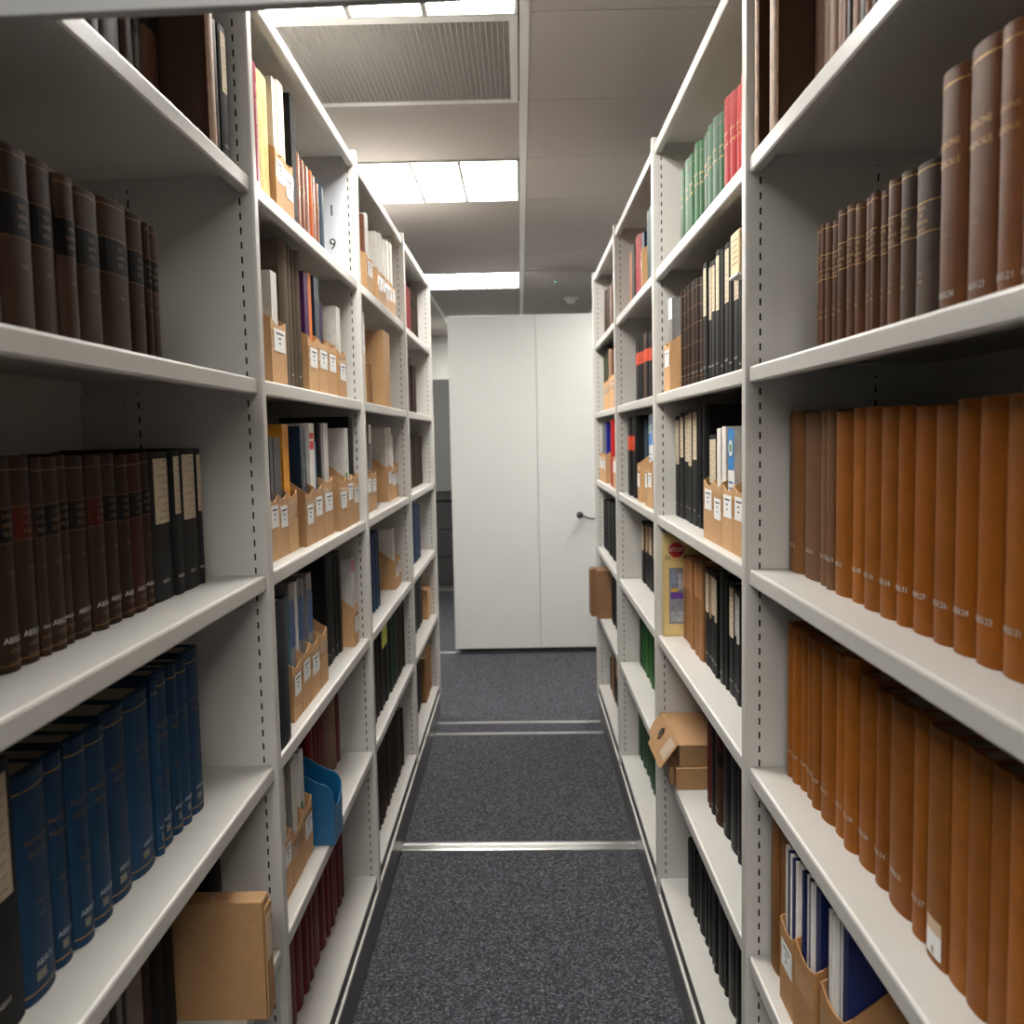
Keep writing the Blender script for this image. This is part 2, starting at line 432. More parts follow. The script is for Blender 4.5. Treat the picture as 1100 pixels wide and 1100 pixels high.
# style: description, category, cover colour, roughness, spine ('r' rounded / 'f' flat), page material, decoration
STY = {
 'leather_dk': ('dark worn leather volume', 'book', (.060, .038, .028), .5, 'r', 'lea'),
 'leather_dk2': ('dark mottled leather volume with gilt title', 'book', (.075, .055, .042), .5, 'r', 'lea2'),
 'leather_red': ('red-brown leather volume with black label', 'book', (.13, .050, .030), .42, 'r', 'leared'),
 'leather_lt': ('scuffed pale brown leather volume', 'book', (.49, .29, .20), .55, 'r', 'lea'),
 'folio': ('tall dark brown folio standing proud', 'book', (.055, .022, .009), .5, 'r', 'folio'),
 'folio_l': ('tall brown folio with scuffed pale spine', 'book', (.085, .036, .013), .55, 'r', 'folio'),
 'brown_label': ('dark brown volume with black spine label', 'book', (.066, .036, .022), .6, 'r', 'blab'),
 'brown_c': ('dark brown bound volume with gilt lines', 'book', (.048, .027, .016), .6, 'r', 'blac'),
 'brown_r': ('reddish brown volume with gilt lines', 'book', (.070, .024, .015), .6, 'r', 'blac'),
 'black_cream': ('black volume with cream paper spine label', 'book', (.022, .023, .024), .6, 'f', 'bcream'),
 'black_white': ('black volume with pale grey spine label', 'book', (.022, .023, .024), .6, 'f', 'bwhite'),
 'black_tan': ('black volume with tan paper spine label', 'book', (.022, .022, .022), .6, 'f', 'btan'),
 'blue': ('deep blue cloth volume with gilt lines', 'book', (.022, .075, .165), .55, 'r', 'blue'),
 'mag': ('thin pale magazine', 'magazine', (.34, .30, .28), .5, 'f', ''),
 'mag_dk': ('thin dark magazine', 'magazine', (.06, .05, .05), .5, 'f', ''),
 'brown_dk': ('plain very dark brown volume', 'book', (.050, .028, .018), .6, 'r', 'num'),
 'black': ('plain black bound volume', 'book', (.016, .017, .018), .5, 'r', 'num'),
 'black_g': ('black bound volume with gilt line', 'book', (.016, .017, .018), .5, 'r', 'gline'),
 'black_b': ('black ring binder', 'binder', (.018, .018, .019), .6, 'f', ''),
 'crimson': ('thin crimson paperback with white lettering', 'book', (.36, .012, .05), .35, 'f', 'wlet'),
 'yellow': ('thick pale yellow paperback', 'book', (.80, .60, .26), .45, 'f', 'olet'),
 'cream_book': ('thick cream paperback standing in a file', 'book', (.82, .72, .50), .5, 'f', ''),
 'redbrown': ('glossy red-brown volume with gilt title', 'book', (.22, .085, .050), .35, 'r', 'gtit'),
 'rust': ('thin rust-red volume', 'book', (.42, .10, .03), .4, 'r', 'gtit'),
 'navy': ('slate blue volume', 'book', (.045, .07, .10), .45, 'r', 'num'),
 'navy_blue': ('navy blue bound volume', 'book', (.018, .058, .15), .5, 'r', 'num'),
 'navy_b': ('navy blue booklet', 'magazine', (.012, .03, .07), .4, 'f', 'wlet2'),
 'navy_folio': ('tall black-blue volume overhanging the shelf edge', 'book', (.012, .014, .022), .5, 'f', 'num'),
 'grey_brown': ('grey-brown cloth volume', 'book', (.19, .145, .105), .65, 'r', 'num'),
 'grey_brown2': ('grey-brown volume with faint gilt bands', 'book', (.15, .105, .078), .55, 'r', 'bs'),
 'purple': ('thin purple booklet', 'magazine', (.13, .03, .16), .5, 'f', ''),
 'purple_dk': ('dark purple booklet', 'magazine', (.035, .02, .08), .5, 'f', ''),
 'orange': ('thin orange booklet', 'magazine', (.75, .20, .04), .5, 'f', ''),
 'orange_mag': ('amber magazine', 'magazine', (.72, .33, .04), .5, 'f', ''),
 'orange_dk': ('dull orange booklet', 'magazine', (.50, .17, .06), .5, 'f', ''),
 'grey_mag': ('grey magazine', 'magazine', (.22, .22, .23), .5, 'f', ''),
 'mag_white': ('white magazine', 'magazine', (.72, .70, .66), .5, 'f', ''),
 'mag_grey': ('pale grey magazine', 'magazine', (.42, .42, .42), .5, 'f', ''),
 'mag_red': ('white magazine with a red block on its spine', 'magazine', (.70, .69, .66), .5, 'f', 'redblk'),
 'mag_blue': ('blue magazine', 'magazine', (.05, .17, .42), .5, 'f', ''),
 'mag_green': ('white magazine with a green foot', 'magazine', (.72, .72, .70), .5, 'f', 'grnblk'),
 'mag_pink': ('white magazine with a pink top', 'magazine', (.66, .64, .64), .5, 'f', 'pnkblk'),
 'mag_blueband': ('grey magazine with a blue band', 'magazine', (.42, .41, .41), .5, 'f', 'bluband'),
 'mag_bluewhite': ('white journal with a blue head', 'magazine', (.74, .73, .70), .45, 'f', 'bluhead'),
 'teal': ('teal magazine', 'magazine', (.05, .22, .27), .5, 'f', ''),
 'navy_m': ('thin navy blue journal', 'magazine', (.015, .025, .12), .4, 'f', ''),
 'red_dk': ('dark red bound volume', 'book', (.20, .016, .016), .5, 'r', 'num'),
 'red': ('bright red volume with gilt lettering', 'book', (.56, .014, .018), .5, 'r', 'gtit'),
 'cream_dk': ('buff volume', 'book', (.38, .25, .16), .6, 'r', ''),
 'tan_book': ('tan cloth volume', 'book', (.42, .22, .09), .6, 'r', ''),
 'tan_white': ('white-topped grey book standing in a file', 'book', (.45, .45, .43), .6, 'f', 'whtop'),
 'brown_tall': ('tall brown cloth volume with gilt title', 'book', (.27, .105, .043), .5, 'r', 'tall'),
 'brown_s': ('small brown leather volume with gilt bands', 'book', (.16, .068, .036), .5, 'r', 'bs'),
 'tan': ('tan cloth volume with faint gilt lines', 'book', (.47, .155, .022), .5, 'r', 'tan'),
 'tan_b': ('orange-tan cloth volume with gilt lines', 'book', (.51, .155, .017), .5, 'r', 'tan'),
 'tan_old': ('worn tan volume', 'book', (.30, .13, .045), .55, 'r', 'tan'),
 'tan_old2': ('dusty brown volume', 'book', (.25, .13, .065), .6, 'r', 'tan'),
 'tan_flat': ('flat-backed orange-brown volume', 'book', (.48, .16, .022), .5, 'f', 'dkl'),
 'tan_flat_l': ('flat-backed orange-brown volume with white label', 'book', (.46, .16, .026), .5, 'f', 'wl'),
 'tan_board': ('orange-brown board volume', 'book', (.42, .17, .05), .55, 'f', ''),
 'tan_pam': ('narrow kraft pamphlet case', 'pamphlet case', (.46, .22, .085), .6, 'f', 'pam'),
 'green': ('green cloth volume', 'book', (.03, .16, .03), .5, 'r', 'num'),
 'green_g': ('dark green volume with gilt lettering', 'book', (.035, .13, .05), .5, 'r', 'gtit'),
 'green_lt': ('glossy green volume with gilt title', 'book', (.080, .160, .105), .5, 'r', 'gtit'),
 'green_dk': ('very dark green volume', 'book', (.018, .055, .025), .5, 'r', 'num'),
 'green_dk2': ('deep green bound volume', 'book', (.022, .085, .03), .5, 'r', 'num'),
 'green_olive': ('olive green volume', 'book', (.06, .07, .03), .6, 'f', ''),
 'dkgold': ('dark brown volume with five gilt bands', 'book', (.045, .027, .02), .5, 'r', 'five'),
 'black_red': ('black volume with orange-red spine label', 'book', (.018, .018, .018), .45, 'r', 'redlab'),
 'brown_red': ('pale brown volume with orange-red spine label', 'book', (.28, .15, .10), .5, 'r', 'redlab'),
 'greyblue': ('grey-blue volume', 'book', (.20, .26, .27), .5, 'f', ''),
 'blue_br': ('bright blue booklet', 'magazine', (.02, .03, .42), .5, 'f', ''),
 'stop_mag': ('cream journal with a red stop sign on its cover', 'magazine', (.66, .52, .24), .5, 'f', 'stop'),
}
REDLAB = mat('orange_red_label', (.55, .06, .02), .5, .1, 60)
BLKLAB = mat('black_leather_label', (.008, .007, .007), .6, .25, 150, rnd=.1, spec=.1)
RDLAB = mat('oxblood_label', (.05, .008, .006), .6, .2, 150, spec=.1)

def disc(name, sp, zc, r, m, parent, lift):
    return MB().quad([(-lift, r * math.cos(2 * math.pi * k / 24), zc + r * math.sin(2 * math.pi * k / 24)) for k in range(24)]).build(name, m, parent, fix=False)
class Spine:
    """Maps (across, height) on a spine to local coordinates. u goes into the shelf, v along the row."""
    def __init__(self, w, h, b):
        self.w, self.h, self.b = w, h, b
    def u(self, v):
        q = min(1, abs(2 * v / self.w)); return self.b * (1 - math.sqrt(max(0, 1 - .92 * q * q))) / (1 - math.sqrt(.08)) if self.b > .0012 else 0.
def cover_mesh(sp, D, m):
    w, h, b = sp.w, sp.h, sp.b
    n = 8 if b > .0012 else 2
    out = [(sp.u(-w / 2 + w * i / n), -w / 2 + w * i / n) for i in range(n + 1)]
    tb = min(.0028, w * .2)
    jt = b + .006
    if b > .0012 and w > .012:
        o = [(D, -w / 2), (jt + .006, -w / 2), (jt, -w / 2 + .0009), (jt - .004, -w / 2)] + out + [(jt - .004, w / 2), (jt, w / 2 - .0009), (jt + .006, w / 2), (D, w / 2)]
    else:
        o = [(D, -w / 2)] + out + [(D, w / 2)]
    i_ = [(D, w / 2 - tb), (b + .004, w / 2 - tb), (b + .004, -w / 2 + tb), (D, -w / 2 + tb)]
    mb = MB(); mb.prism(o + i_, 2, 0, h)
    return mb.mesh('cover', m, smooth=True)
def strip(name, sp, z0, z1, m, parent, f0=-.5, f1=.5, lift=.0005):
    """A band or label lying on the spine: bent along with it."""
    n = 8 if sp.b > .0012 else 1
    mb = MB()
    for k in range(n):
        a = sp.w * (f0 + (f1 - f0) * k / n); b = sp.w * (f0 + (f1 - f0) * (k + 1) / n)
        mb.quad([(sp.u(a) - lift, a, z0), (sp.u(b) - lift, b, z0), (sp.u(b) - lift, b, z1), (sp.u(a) - lift, a, z1)])
    return mb.build(name, m, parent, fix=False, smooth=True)
def lettering(name, sp, lines, size, zc, m, parent, lift=.0009, rot=False, gap=1.25, fit=.86):
    V, F = [], []
    for li, s in enumerate(lines):
        vs, fs = text_geo(s)
        if not vs: continue
        wd = max(v[0] for v in vs) - min(v[0] for v in vs)
        k = size
        if not rot: k = min(size, sp.w * fit / wd)
        base = len(V)
        dz = -li * size * gap
        for x, y in vs:
            a, z = (x * k, y * k + dz) if not rot else (-y * k + (li - (len(lines) - 1) / 2) * size * gap, x * k)
            v = -a                              # reads the right way round from the aisle
            V.append((sp.u(v) - lift, v, zc + z))
        F += [[base + i for i in f] for f in fs]
    if not V: return
    me = bpy.data.meshes.new(name); me.from_pydata(V, [], F); me.materials.append(m)
    return obj(name, me, parent)
NUMS = ['AB50.%d' % n for n in (2, 21, 23, 24, 26, 27, 31, 34, 36, 38)]
def decorate(kind, sp, t, i, far):
    w, h = sp.w, sp.h
    num = NUMS[i % len(NUMS)]
    def band(f, th=.0010, m=GOLDD): strip('gilt_line', sp, h * f - th / 2, h * f + th / 2, m, t)
    def lab(f0, f1, m, a=-.5, b=.5, n='spine_label', lift=.0005): return strip(n, sp, h * f0, h * f1, m, t, a, b, lift)
    def num_(f, size=.0075, m=WHITE):
        if w > .012 and not far: lettering('shelf_mark', sp, [num], size, h * f, m, t)
    if kind == 'lea':
        for f in (.2, .42, .64, .84): band(f, .0008)
    elif kind == 'lea2':
        lab(.42, .78, BLKLAB); lettering('title', sp, ['ACTA', 'MED.', 'TOM', 'IV'], .009, h * .7, GOLD, t)
    elif kind == 'leared':
        lab(.50, .76, BLKLAB); band(.5); band(.76)
    elif kind == 'folio':
        strip('worn_spine', sp, 0, h, mat('worn_leather', (.40, .26, .18), .6, .45, 160, .2, 300, stretch=(1, 1, .3)), t)
    elif kind == 'blab':
        lab(.53, .75, BLKLAB)
        for f in (.53, .75, .955): band(f)
        lettering('title', sp, ['MED', 'LABOR', 'BULL'], .0062, h * .69, GOLDD, t, gap=1.5)
        lettering('year', sp, ['1909'], .006, h * .38, GOLDD, t)
        num_(.045)
    elif kind == 'blac':
        lab(.60, .76, RDLAB if i % 5 == 3 else BLKLAB)
        for f in (.60, .76, .935, .035): band(f)
        lettering('title', sp, ['LAND', 'LAEGE', 'BLAD'], .0065, h * .725, GOLDD, t, gap=1.4)
        lettering('year', sp, ['1931'], .006, h * .46, GOLDD, t)
        lettering('stamp', sp, ['LAEGE', 'TIDEND'], .0062, h * .10, GOLDD, t, gap=2.0); num_(.15, .0085)
    elif kind in ('bcream', 'bwhite', 'btan'):
        m = {'bcream': CREAM, 'bwhite': mat('grey_label', (.50, .48, .46), .8, .15, 120), 'btan': mat('tan_label', (.42, .27, .15), .8, .15, 100)}[kind]
        lo = .50 + .10 * ((i * 7) % 5) / 5
        l = lab(lo, .955, m, -.36, .36)
        if not far:
            q = 9
            for k in range(q):
                z = h * (lo + (.955 - lo) * (k + .6) / q)
                strip('written_line', sp, z, z + .0012, mat('faded_ink', (.24, .19, .14), .8, .4, 500), t, -.26, .22 - .12 * (k % 3), .0009)
        num_(.13, .007)
    elif kind == 'blue':
        band(.93, .0014, GOLD); band(.045, .0014, GOLD)
        lettering('title', sp, ['PREVENTIVE', 'MEDICINE'], .0075, h * .70, GOLDD, t, gap=1.9)
        lettering('volume', sp, ['VOL. %d' % (12 + i), '%d' % (1946 + i)], .006, h * .42, GOLDD, t, gap=2.2)
        lab(.085, .125, mat('blue_stamp', (.18, .17, .14), .6, .4, 500), -.02, .22, 'stamp'); num_(.16, .0085, mat('pale_ink', (.45, .47, .5), .8, .3, 400))
    elif kind == 'num':
        if i % 2: num_(.10, .006)
    elif kind == 'gline':
        band(.06); band(.92)
    elif kind == 'wlet':
        lettering('title', sp, ['SUNDHED OG SAMFUND  1994'], .010, h * .55, PAPER, t, rot=True)
        lab(.0, .12, PAPER, n='white_foot')
    elif kind == 'wlet2':
        if w > .01: lettering('title', sp, ['ANNUAL REPORT'], .008, h * .62, PAPER, t, rot=True)
    elif kind == 'olet':
        lettering('title', sp, ['ANNUAL REVIEW OF MEDICINE'], .010, h * .5, mat('ochre_ink', (.55, .33, .08), .7), t, rot=True)
    elif kind == 'gtit':
        band(.90); band(.12)
        if not far: lettering('title', sp, ['ANNALS', 'OF', 'MEDICINE'], .008, h * .66, GOLD, t, gap=1.3)
    elif kind == 'tall':
        band(.94, .0014, GOLD)
        lettering('title', sp, ['MEDICINE', 'MEDICALE'], .0085, h * .70, GOLD, t, gap=2.0)
        lettering('volume', sp, ['T. %d' % (1 + i), '190%d' % (7 - i % 7)], .007, h * .40, GOLDD, t, gap=2.2)
        num_(.085, .0085)
    elif kind == 'bs':
        for f in (.96, .76, .575): band(f, .0012, GOLD)
        lettering('title', sp, ['REVUE', 'DE', 'MEDECINE', 'LEGALE'], .0052, h * .725, GOLD, t, gap=1.35)
        lettering('year', sp, ['T. %d' % (1 + i), '18%d' % (98 - i)], .0048, h * .33, GOLD, t, gap=1.7)
        num_(.05, .007)
    elif kind == 'tan':
        for f in (.955, .055): band(f, .0008)
        if w > .014:
            lettering('title', sp, ['MEDICINE'], .0045, h * .80, GOLDD, t); lettering('title', sp, ['1908'], .005, h * .72, GOLDD, t)
        num_(.17, .009)
    elif kind == 'dkl':
        M = mat('dark_line', (.16, .055, .012), .6)
        for f in (.97, .86, .80, .60, .55): band(f, .0012, M)
    elif kind == 'wl':
        M = mat('dark_line', (.16, .055, .012), .6)
        for f in (.97, .83): band(f, .0012, M)
        lab(.03, .13, PAPER, -.36, .36); lab(.13, .19, mat('tape_pale', (.50, .36, .25), .4), -.36, .36, 'tape')
        lettering('shelf_mark', sp, ['8'], .012, h * .055, INK, t)
    elif kind == 'pam':
        lab(.62, .97, mat('ruled_kraft', (.42, .19, .07), .6, .3, 300, stretch=(1, 1, 8)), -.42, .42)
    elif kind == 'five':
        for f in (.93, .76, .60, .42, .22, .10): band(f, .0012, GOLDD)
        num_(.14, .006)
    elif kind == 'redlab':
        lab(.58, .76, REDLAB)
        if not far: num_(.08, .006)
    elif kind == 'redblk':
        lab(.78, .85, mat('red_print', (.55, .03, .02), .5), n='red_block'); lab(.87, .92, mat('red_print', (.55, .03, .02), .5), n='red_block')
    elif kind == 'grnblk':
        lab(.38, .55, mat('green_print', (.05, .28, .04), .5), -.05, .5, 'green_block')
    elif kind == 'pnkblk':
        lab(.86, .98, mat('pink_print', (.45, .08, .22), .5), n='pink_block')
    elif kind == 'bluband':
        lab(.52, .87, mat('blue_print', (.010, .06, .24), .45), n='blue_band')
    elif kind == 'bluhead':
        lab(.66, 1.0, mat('bright_blue_print', (.008, .22, .60), .35), n='blue_head')
        if w > .03:
            disc('emblem_disc', sp, h * .84, .36 * w, INK, t, .0009); disc('emblem_ring', sp, h * .84, .32 * w, PAPER, t, .0012)
            disc('emblem_leaf', sp, h * .84, .17 * w, mat('green_print', (.05, .28, .04), .5), t, .0015)
        if w > .015:
            for f in (.55, .50): strip('printed_line', sp, h * f, h * f + .004, mat('blue_ink', (.05, .2, .5), .6), t, -.3, .3, .0009)
    elif kind == 'whtop':
        lab(.78, 1.0, PAPER, n='white_top')
    elif kind == 'stop':
        pass
DEPTHS = {'folio': .26, 'folio_l': .24, 'navy_folio': .24, 'brown_s': .15, 'grey_brown2': .15, 'stop_mag': .215}
def book(side, X, zs, style, y0, y1, off, h, i, far, label, group):
    desc, cat, col, rough, sk, deco = STY[style]
    w = y1 - y0
    b = min(.22 * w, .009) if sk == 'r' else min(.13 * w, .003) if STY[style][1] in ('book', 'pamphlet case') else .0008
    off += (.0, .0025, .001, .004)[(i * 3 + int(y0 * 1000)) % 4]; h -= (.0, .002, .001)[i % 3]
    sp = Spine(w, h, b)
    s = -1 if side == 'L' else 1
    D = DEPTHS.get(style, .165 + .02 * ((i * 5) % 4) / 4)
    if h > .25: D += .015
    D = min(D, DEP - off - .012)
    name = {'book': 'book', 'magazine': 'magazine', 'binder': 'ring_binder', 'pamphlet case': 'pamphlet_case'}[cat]
    t = thing(name, (X + s * off, (y0 + y1) / 2, zs + .0004), math.pi if side == 'L' else 0)
    tag(t, label, cat, group)
    obj('cover', cover_mesh(sp, D, bookmat(style, col, rough)), t)
    tb = min(.0028, w * .2)
    white = cat in ('magazine',) or style in ('yellow', 'cream_book', 'crimson')
    if cat != 'binder' and w > .006:
        MB().box((b + .0045, -w / 2 + tb + .0002, .003), (D - .003, w / 2 - tb - .0002, h - .0035)).build('page_block', PAGEW if white else PAGES, t)
    elif cat == 'binder':
        MB().box((.01, -w / 2 + tb + .0004, .004), (D - .01, w / 2 - tb - .0004, h - .02)).build('paper_stack', PAGEW, t)
    if deco: decorate(deco, sp, t, i, far)
    return t, sp, D
def magazine_file(side, X, zs, y0, y1, off, h, i, lab, dark, label, group):
    """Open-topped board file: low front, sides sloping up to a tall back."""
    s = -1 if side == 'L' else 1
    w = y1 - y0; k = .0022
    D = min(.24, DEP - off - .01); H2 = .232
    t = thing('magazine_file', (X + s * off, (y0 + y1) / 2, zs + .0004), math.pi if side == 'L' else 0)
    tag(t, label, 'magazine file', group)
    m = MB()
    sl = [(0, 0), (0, h), (.012, h + .006), (D * .52, h + .092), (D * .60, H2), (D, H2), (D, 0)]
    m.prism(sl, 1, -w / 2, -w / 2 + k); m.prism(sl, 1, w / 2 - k, w / 2)
    # front wall with a shallow dip, bottom, back
    n = 6
    fr = [(-w / 2 + k, 0)] + [(-w / 2 + k + (w - 2 * k) * q / n, h - .010 * math.sin(math.pi * q / n)) for q in range(n + 1)] + [(w / 2 - k, 0)]
    m.prism(fr, 0, 0, k)
    m.box((k, -w / 2 + k, 0), (D - k, w / 2 - k, k)); m.box((D - k, -w / 2 + k, 0), (D, w / 2 - k, H2))
    m.build('body', KRAFTD if dark else KRAFT, t)
    sp = Spine(w, h, 0)
    strip('tape', sp, h * .55, h * .82, mat('packing_tape', (.46, .25, .10), .25, .1, 60), t, -.5, .5, .0004)
    if lab:
        z1 = h * (.86 - .06 * (i % 3)); z0 = z1 - .042
        strip('label', sp, z0, z1, PAPER, t, -.40, .34, .0009)
        for q, (a, b) in enumerate(((-.28, .2), (-.1, .08), (-.08, .04))):
            z = z1 - .010 - .009 * q
            strip('printed_line', sp, z, z + .003, INK, t, a, b, .0013)
    return t

ROWS = {}
ROWS['L1A'] = [
    ('leather_dk', 1.0944, 1.1312, 0.070, 0.285), ('leather_dk', 1.1318, 1.1713, 0.070, 0.285),
    ('leather_dk', 1.1719, 1.2373, 0.070, 0.285), ('leather_dk', 1.2379, 1.2692, 0.070, 0.285),
    ('leather_dk2', 1.2698, 1.3011, 0.070, 0.285), ('leather_red', 1.3017, 1.3616, 0.070, 0.285),
    ('folio', 1.3764, 1.4019, 0.005, 0.298), ('leather_dk', 1.4228, 1.4497, 0.012, 0.205),
    ('black_cream', 1.4575, 1.4911, 0.013, 0.210),
]
ROWS['L1B'] = [
    ('brown_label', 0.8338, 0.8851, 0.050, 0.182), ('brown_label', 0.8857, 0.9413, 0.050, 0.187),
    ('brown_label', 0.9419, 0.9951, 0.050, 0.189), ('brown_label', 0.9957, 1.0327, 0.050, 0.185),
    ('brown_label', 1.0333, 1.0992, 0.050, 0.186), ('brown_label', 1.0998, 1.1765, 0.050, 0.190),
    ('brown_label', 1.1771, 1.2295, 0.050, 0.189), ('brown_label', 1.2301, 1.2433, 0.050, 0.188),
    ('brown_label', 1.2439, 1.2737, 0.050, 0.186),
]
ROWS['L1C'] = [
    ('brown_c', 0.8010, 0.8434, 0.076, 0.220), ('brown_c', 0.8440, 0.8822, 0.076, 0.216),
    ('brown_c', 0.8828, 0.9172, 0.076, 0.217), ('brown_c', 0.9178, 0.9576, 0.076, 0.216),
    ('brown_c', 0.9582, 0.9764, 0.076, 0.215), ('brown_c', 0.9770, 1.0133, 0.076, 0.214),
    ('brown_c', 1.0139, 1.0343, 0.076, 0.215), ('brown_c', 1.0349, 1.0837, 0.076, 0.215),
    ('brown_c', 1.0843, 1.1183, 0.076, 0.214), ('brown_c', 1.1189, 1.1635, 0.076, 0.214),
    ('brown_c', 1.1641, 1.1928, 0.076, 0.213), ('brown_r', 1.1934, 1.2390, 0.076, 0.213),
    ('brown_c', 1.2396, 1.2675, 0.076, 0.214), ('black_cream', 1.2681, 1.3377, 0.076, 0.215),
    ('black_cream', 1.3383, 1.3688, 0.076, 0.216), ('black_cream', 1.3694, 1.4378, 0.076, 0.217),
    ('black_cream', 1.4384, 1.4628, 0.076, 0.218),
]
ROWS['L1D'] = [
    ('black_cream', 0.7783, 0.8531, 0.060, 0.261), ('blue', 0.8537, 0.9204, 0.060, 0.236),
    ('blue', 0.9210, 0.9627, 0.060, 0.233), ('blue', 0.9633, 1.0056, 0.060, 0.235),
    ('blue', 1.0062, 1.0557, 0.060, 0.234), ('blue', 1.0563, 1.1187, 0.060, 0.237),
    ('blue', 1.1193, 1.1892, 0.060, 0.237), ('blue', 1.1898, 1.2071, 0.060, 0.242),
    ('blue', 1.2077, 1.2540, 0.060, 0.245), ('blue', 1.2546, 1.2839, 0.060, 0.244),
    ('blue', 1.2845, 1.3173, 0.060, 0.246), ('blue', 1.3179, 1.3731, 0.060, 0.250),
]
ROWS['L1E'] = [
    ('mag', 1.0894, 1.1029, 0.100, 0.250), ('mag_dk', 1.1035, 1.1174, 0.100, 0.250),
    ('mag', 1.1180, 1.1323, 0.100, 0.250), ('mag_dk', 1.1329, 1.1475, 0.100, 0.250),
    ('mag', 1.1481, 1.1711, 0.100, 0.250), ('mag', 1.1717, 1.1957, 0.100, 0.250),
    ('brown_dk', 1.1963, 1.2344, 0.100, 0.250), ('black', 1.2350, 1.2756, 0.100, 0.250),
    ('black', 1.2762, 1.3206, 0.100, 0.250), ('black', 1.4767, 1.5277, 0.090, 0.255),
]
ROWS['L2A'] = [
    ('crimson', 1.6347, 1.6540, 0.020, 0.237), ('crimson', 1.6546, 1.6887, 0.020, 0.236),
    ('yellow', 1.6893, 1.7615, 0.020, 0.235), ('file', 1.7621, 1.8245, 0.015, 0.116, 1),
    ('file', 1.8251, 1.8960, 0.015, 0.116, 1), ('black_b', 1.9177, 1.9548, 0.020, 0.273),
    ('redbrown', 1.9726, 2.0174, 0.025, 0.177), ('redbrown', 2.0180, 2.0515, 0.025, 0.171),
    ('redbrown', 2.0521, 2.1028, 0.025, 0.172), ('rust', 2.1034, 2.1253, 0.025, 0.172),
    ('redbrown', 2.1259, 2.1761, 0.025, 0.170), ('redbrown', 2.1767, 2.2159, 0.025, 0.167),
    ('navy', 2.2493, 2.2971, 0.030, 0.178), ('mag_white', 1.7800, 1.8066, 0.021, 0.254, 1),
    ('cream_book', 1.8356, 1.8854, 0.021, 0.267, 1),
]
ROWS['L2B'] = [
    ('file', 1.7004, 1.8093, 0.020, 0.122, 1), ('grey_brown', 1.8420, 1.8918, 0.030, 0.294),
    ('grey_brown', 1.8924, 1.9285, 0.030, 0.292), ('grey_brown', 1.9291, 1.9545, 0.030, 0.292),
    ('grey_brown', 1.9551, 1.9825, 0.030, 0.294), ('grey_brown', 1.9831, 1.9957, 0.030, 0.297),
    ('file', 1.9963, 2.0912, 0.020, 0.121, 1), ('file', 2.0932, 2.1984, 0.020, 0.126, 1),
    ('file', 2.2021, 2.3009, 0.020, 0.126, 1), ('file', 2.3016, 2.3997, 0.015, 0.117, 1),
    ('mag_white', 1.7339, 1.7759, 0.026, 0.215, 1), ('purple', 2.0068, 2.0464, 0.026, 0.260, 1),
    ('orange', 2.0466, 2.0807, 0.026, 0.265, 1), ('navy_b', 2.0996, 2.1494, 0.026, 0.266, 1),
    ('purple_dk', 2.1496, 2.1921, 0.026, 0.216, 1), ('mag_white', 2.3257, 2.3755, 0.021, 0.228, 1),
]
ROWS['L2C'] = [
    ('file', 1.6734, 1.7399, 0.030, 0.121, 1), ('file', 1.7411, 1.8089, 0.030, 0.123, 1),
    ('file', 1.8121, 1.8872, 0.030, 0.122), ('file', 1.9176, 1.9930, 0.020, 0.118, 1),
    ('file', 1.9968, 2.0846, 0.020, 0.123, 1), ('file', 2.0906, 2.2023, 0.020, 0.135, 1),
    ('file', 2.2285, 2.3234, 0.010, 0.128, 1), ('file', 2.3413, 2.4186, 0.012, 0.128, 1),
    ('file', 2.4221, 2.5049, 0.012, 0.130, 1), ('grey_mag', 1.6782, 1.6972, 0.036, 0.233, 1),
    ('grey_mag', 1.6974, 1.7149, 0.036, 0.233, 1), ('grey_mag', 1.7151, 1.7351, 0.036, 0.233, 1),
    ('grey_mag', 1.7501, 1.7999, 0.036, 0.233, 1), ('orange_mag', 1.8268, 1.8725, 0.036, 0.260, 1),
    ('navy_b', 1.9321, 1.9785, 0.026, 0.255, 1), ('mag_red', 2.0016, 2.0435, 0.026, 0.263, 1),
    ('mag_white', 2.0437, 2.0638, 0.026, 0.262, 1), ('mag_blue', 2.0640, 2.0798, 0.026, 0.222, 1),
    ('black', 2.0966, 2.1463, 0.026, 0.263, 1), ('mag_white', 2.1465, 2.1963, 0.026, 0.266, 1),
    ('mag_green', 2.3551, 2.4048, 0.018, 0.256, 1), ('black_b', 2.4386, 2.4884, 0.018, 0.285, 1),
]
ROWS['L2D'] = [
    ('navy_folio', 1.5886, 1.6811, 0.005, 0.267), ('file', 1.7627, 1.8326, 0.022, 0.113, 1),
    ('file', 1.8361, 1.9152, 0.022, 0.124, 1), ('file', 1.9183, 2.0049, 0.022, 0.123, 1),
    ('file', 2.0095, 2.0855, 0.022, 0.125), ('black', 2.2035, 2.2282, 0.045, 0.274),
    ('black', 2.2288, 2.2541, 0.045, 0.273), ('black', 2.2547, 2.2807, 0.045, 0.271),
    ('black', 2.2813, 2.3078, 0.045, 0.272), ('black', 2.3084, 2.3403, 0.045, 0.271),
    ('black', 2.3409, 2.3981, 0.045, 0.267), ('file', 2.4167, 2.4760, 0.020, 0.107, 1),
    ('teal', 1.7675, 1.7887, 0.028, 0.252, 1), ('mag_blueband', 1.7889, 1.8278, 0.028, 0.272, 1),
    ('mag_white', 1.8409, 1.8611, 0.028, 0.268, 1), ('mag_blueband', 1.8613, 1.8847, 0.028, 0.270, 1),
    ('mag_blueband', 1.8849, 1.9104, 0.028, 0.269, 1), ('mag_blueband', 1.9388, 1.9843, 0.028, 0.269, 1),
    ('mag_pink', 2.4228, 2.4699, 0.026, 0.235, 1),
]
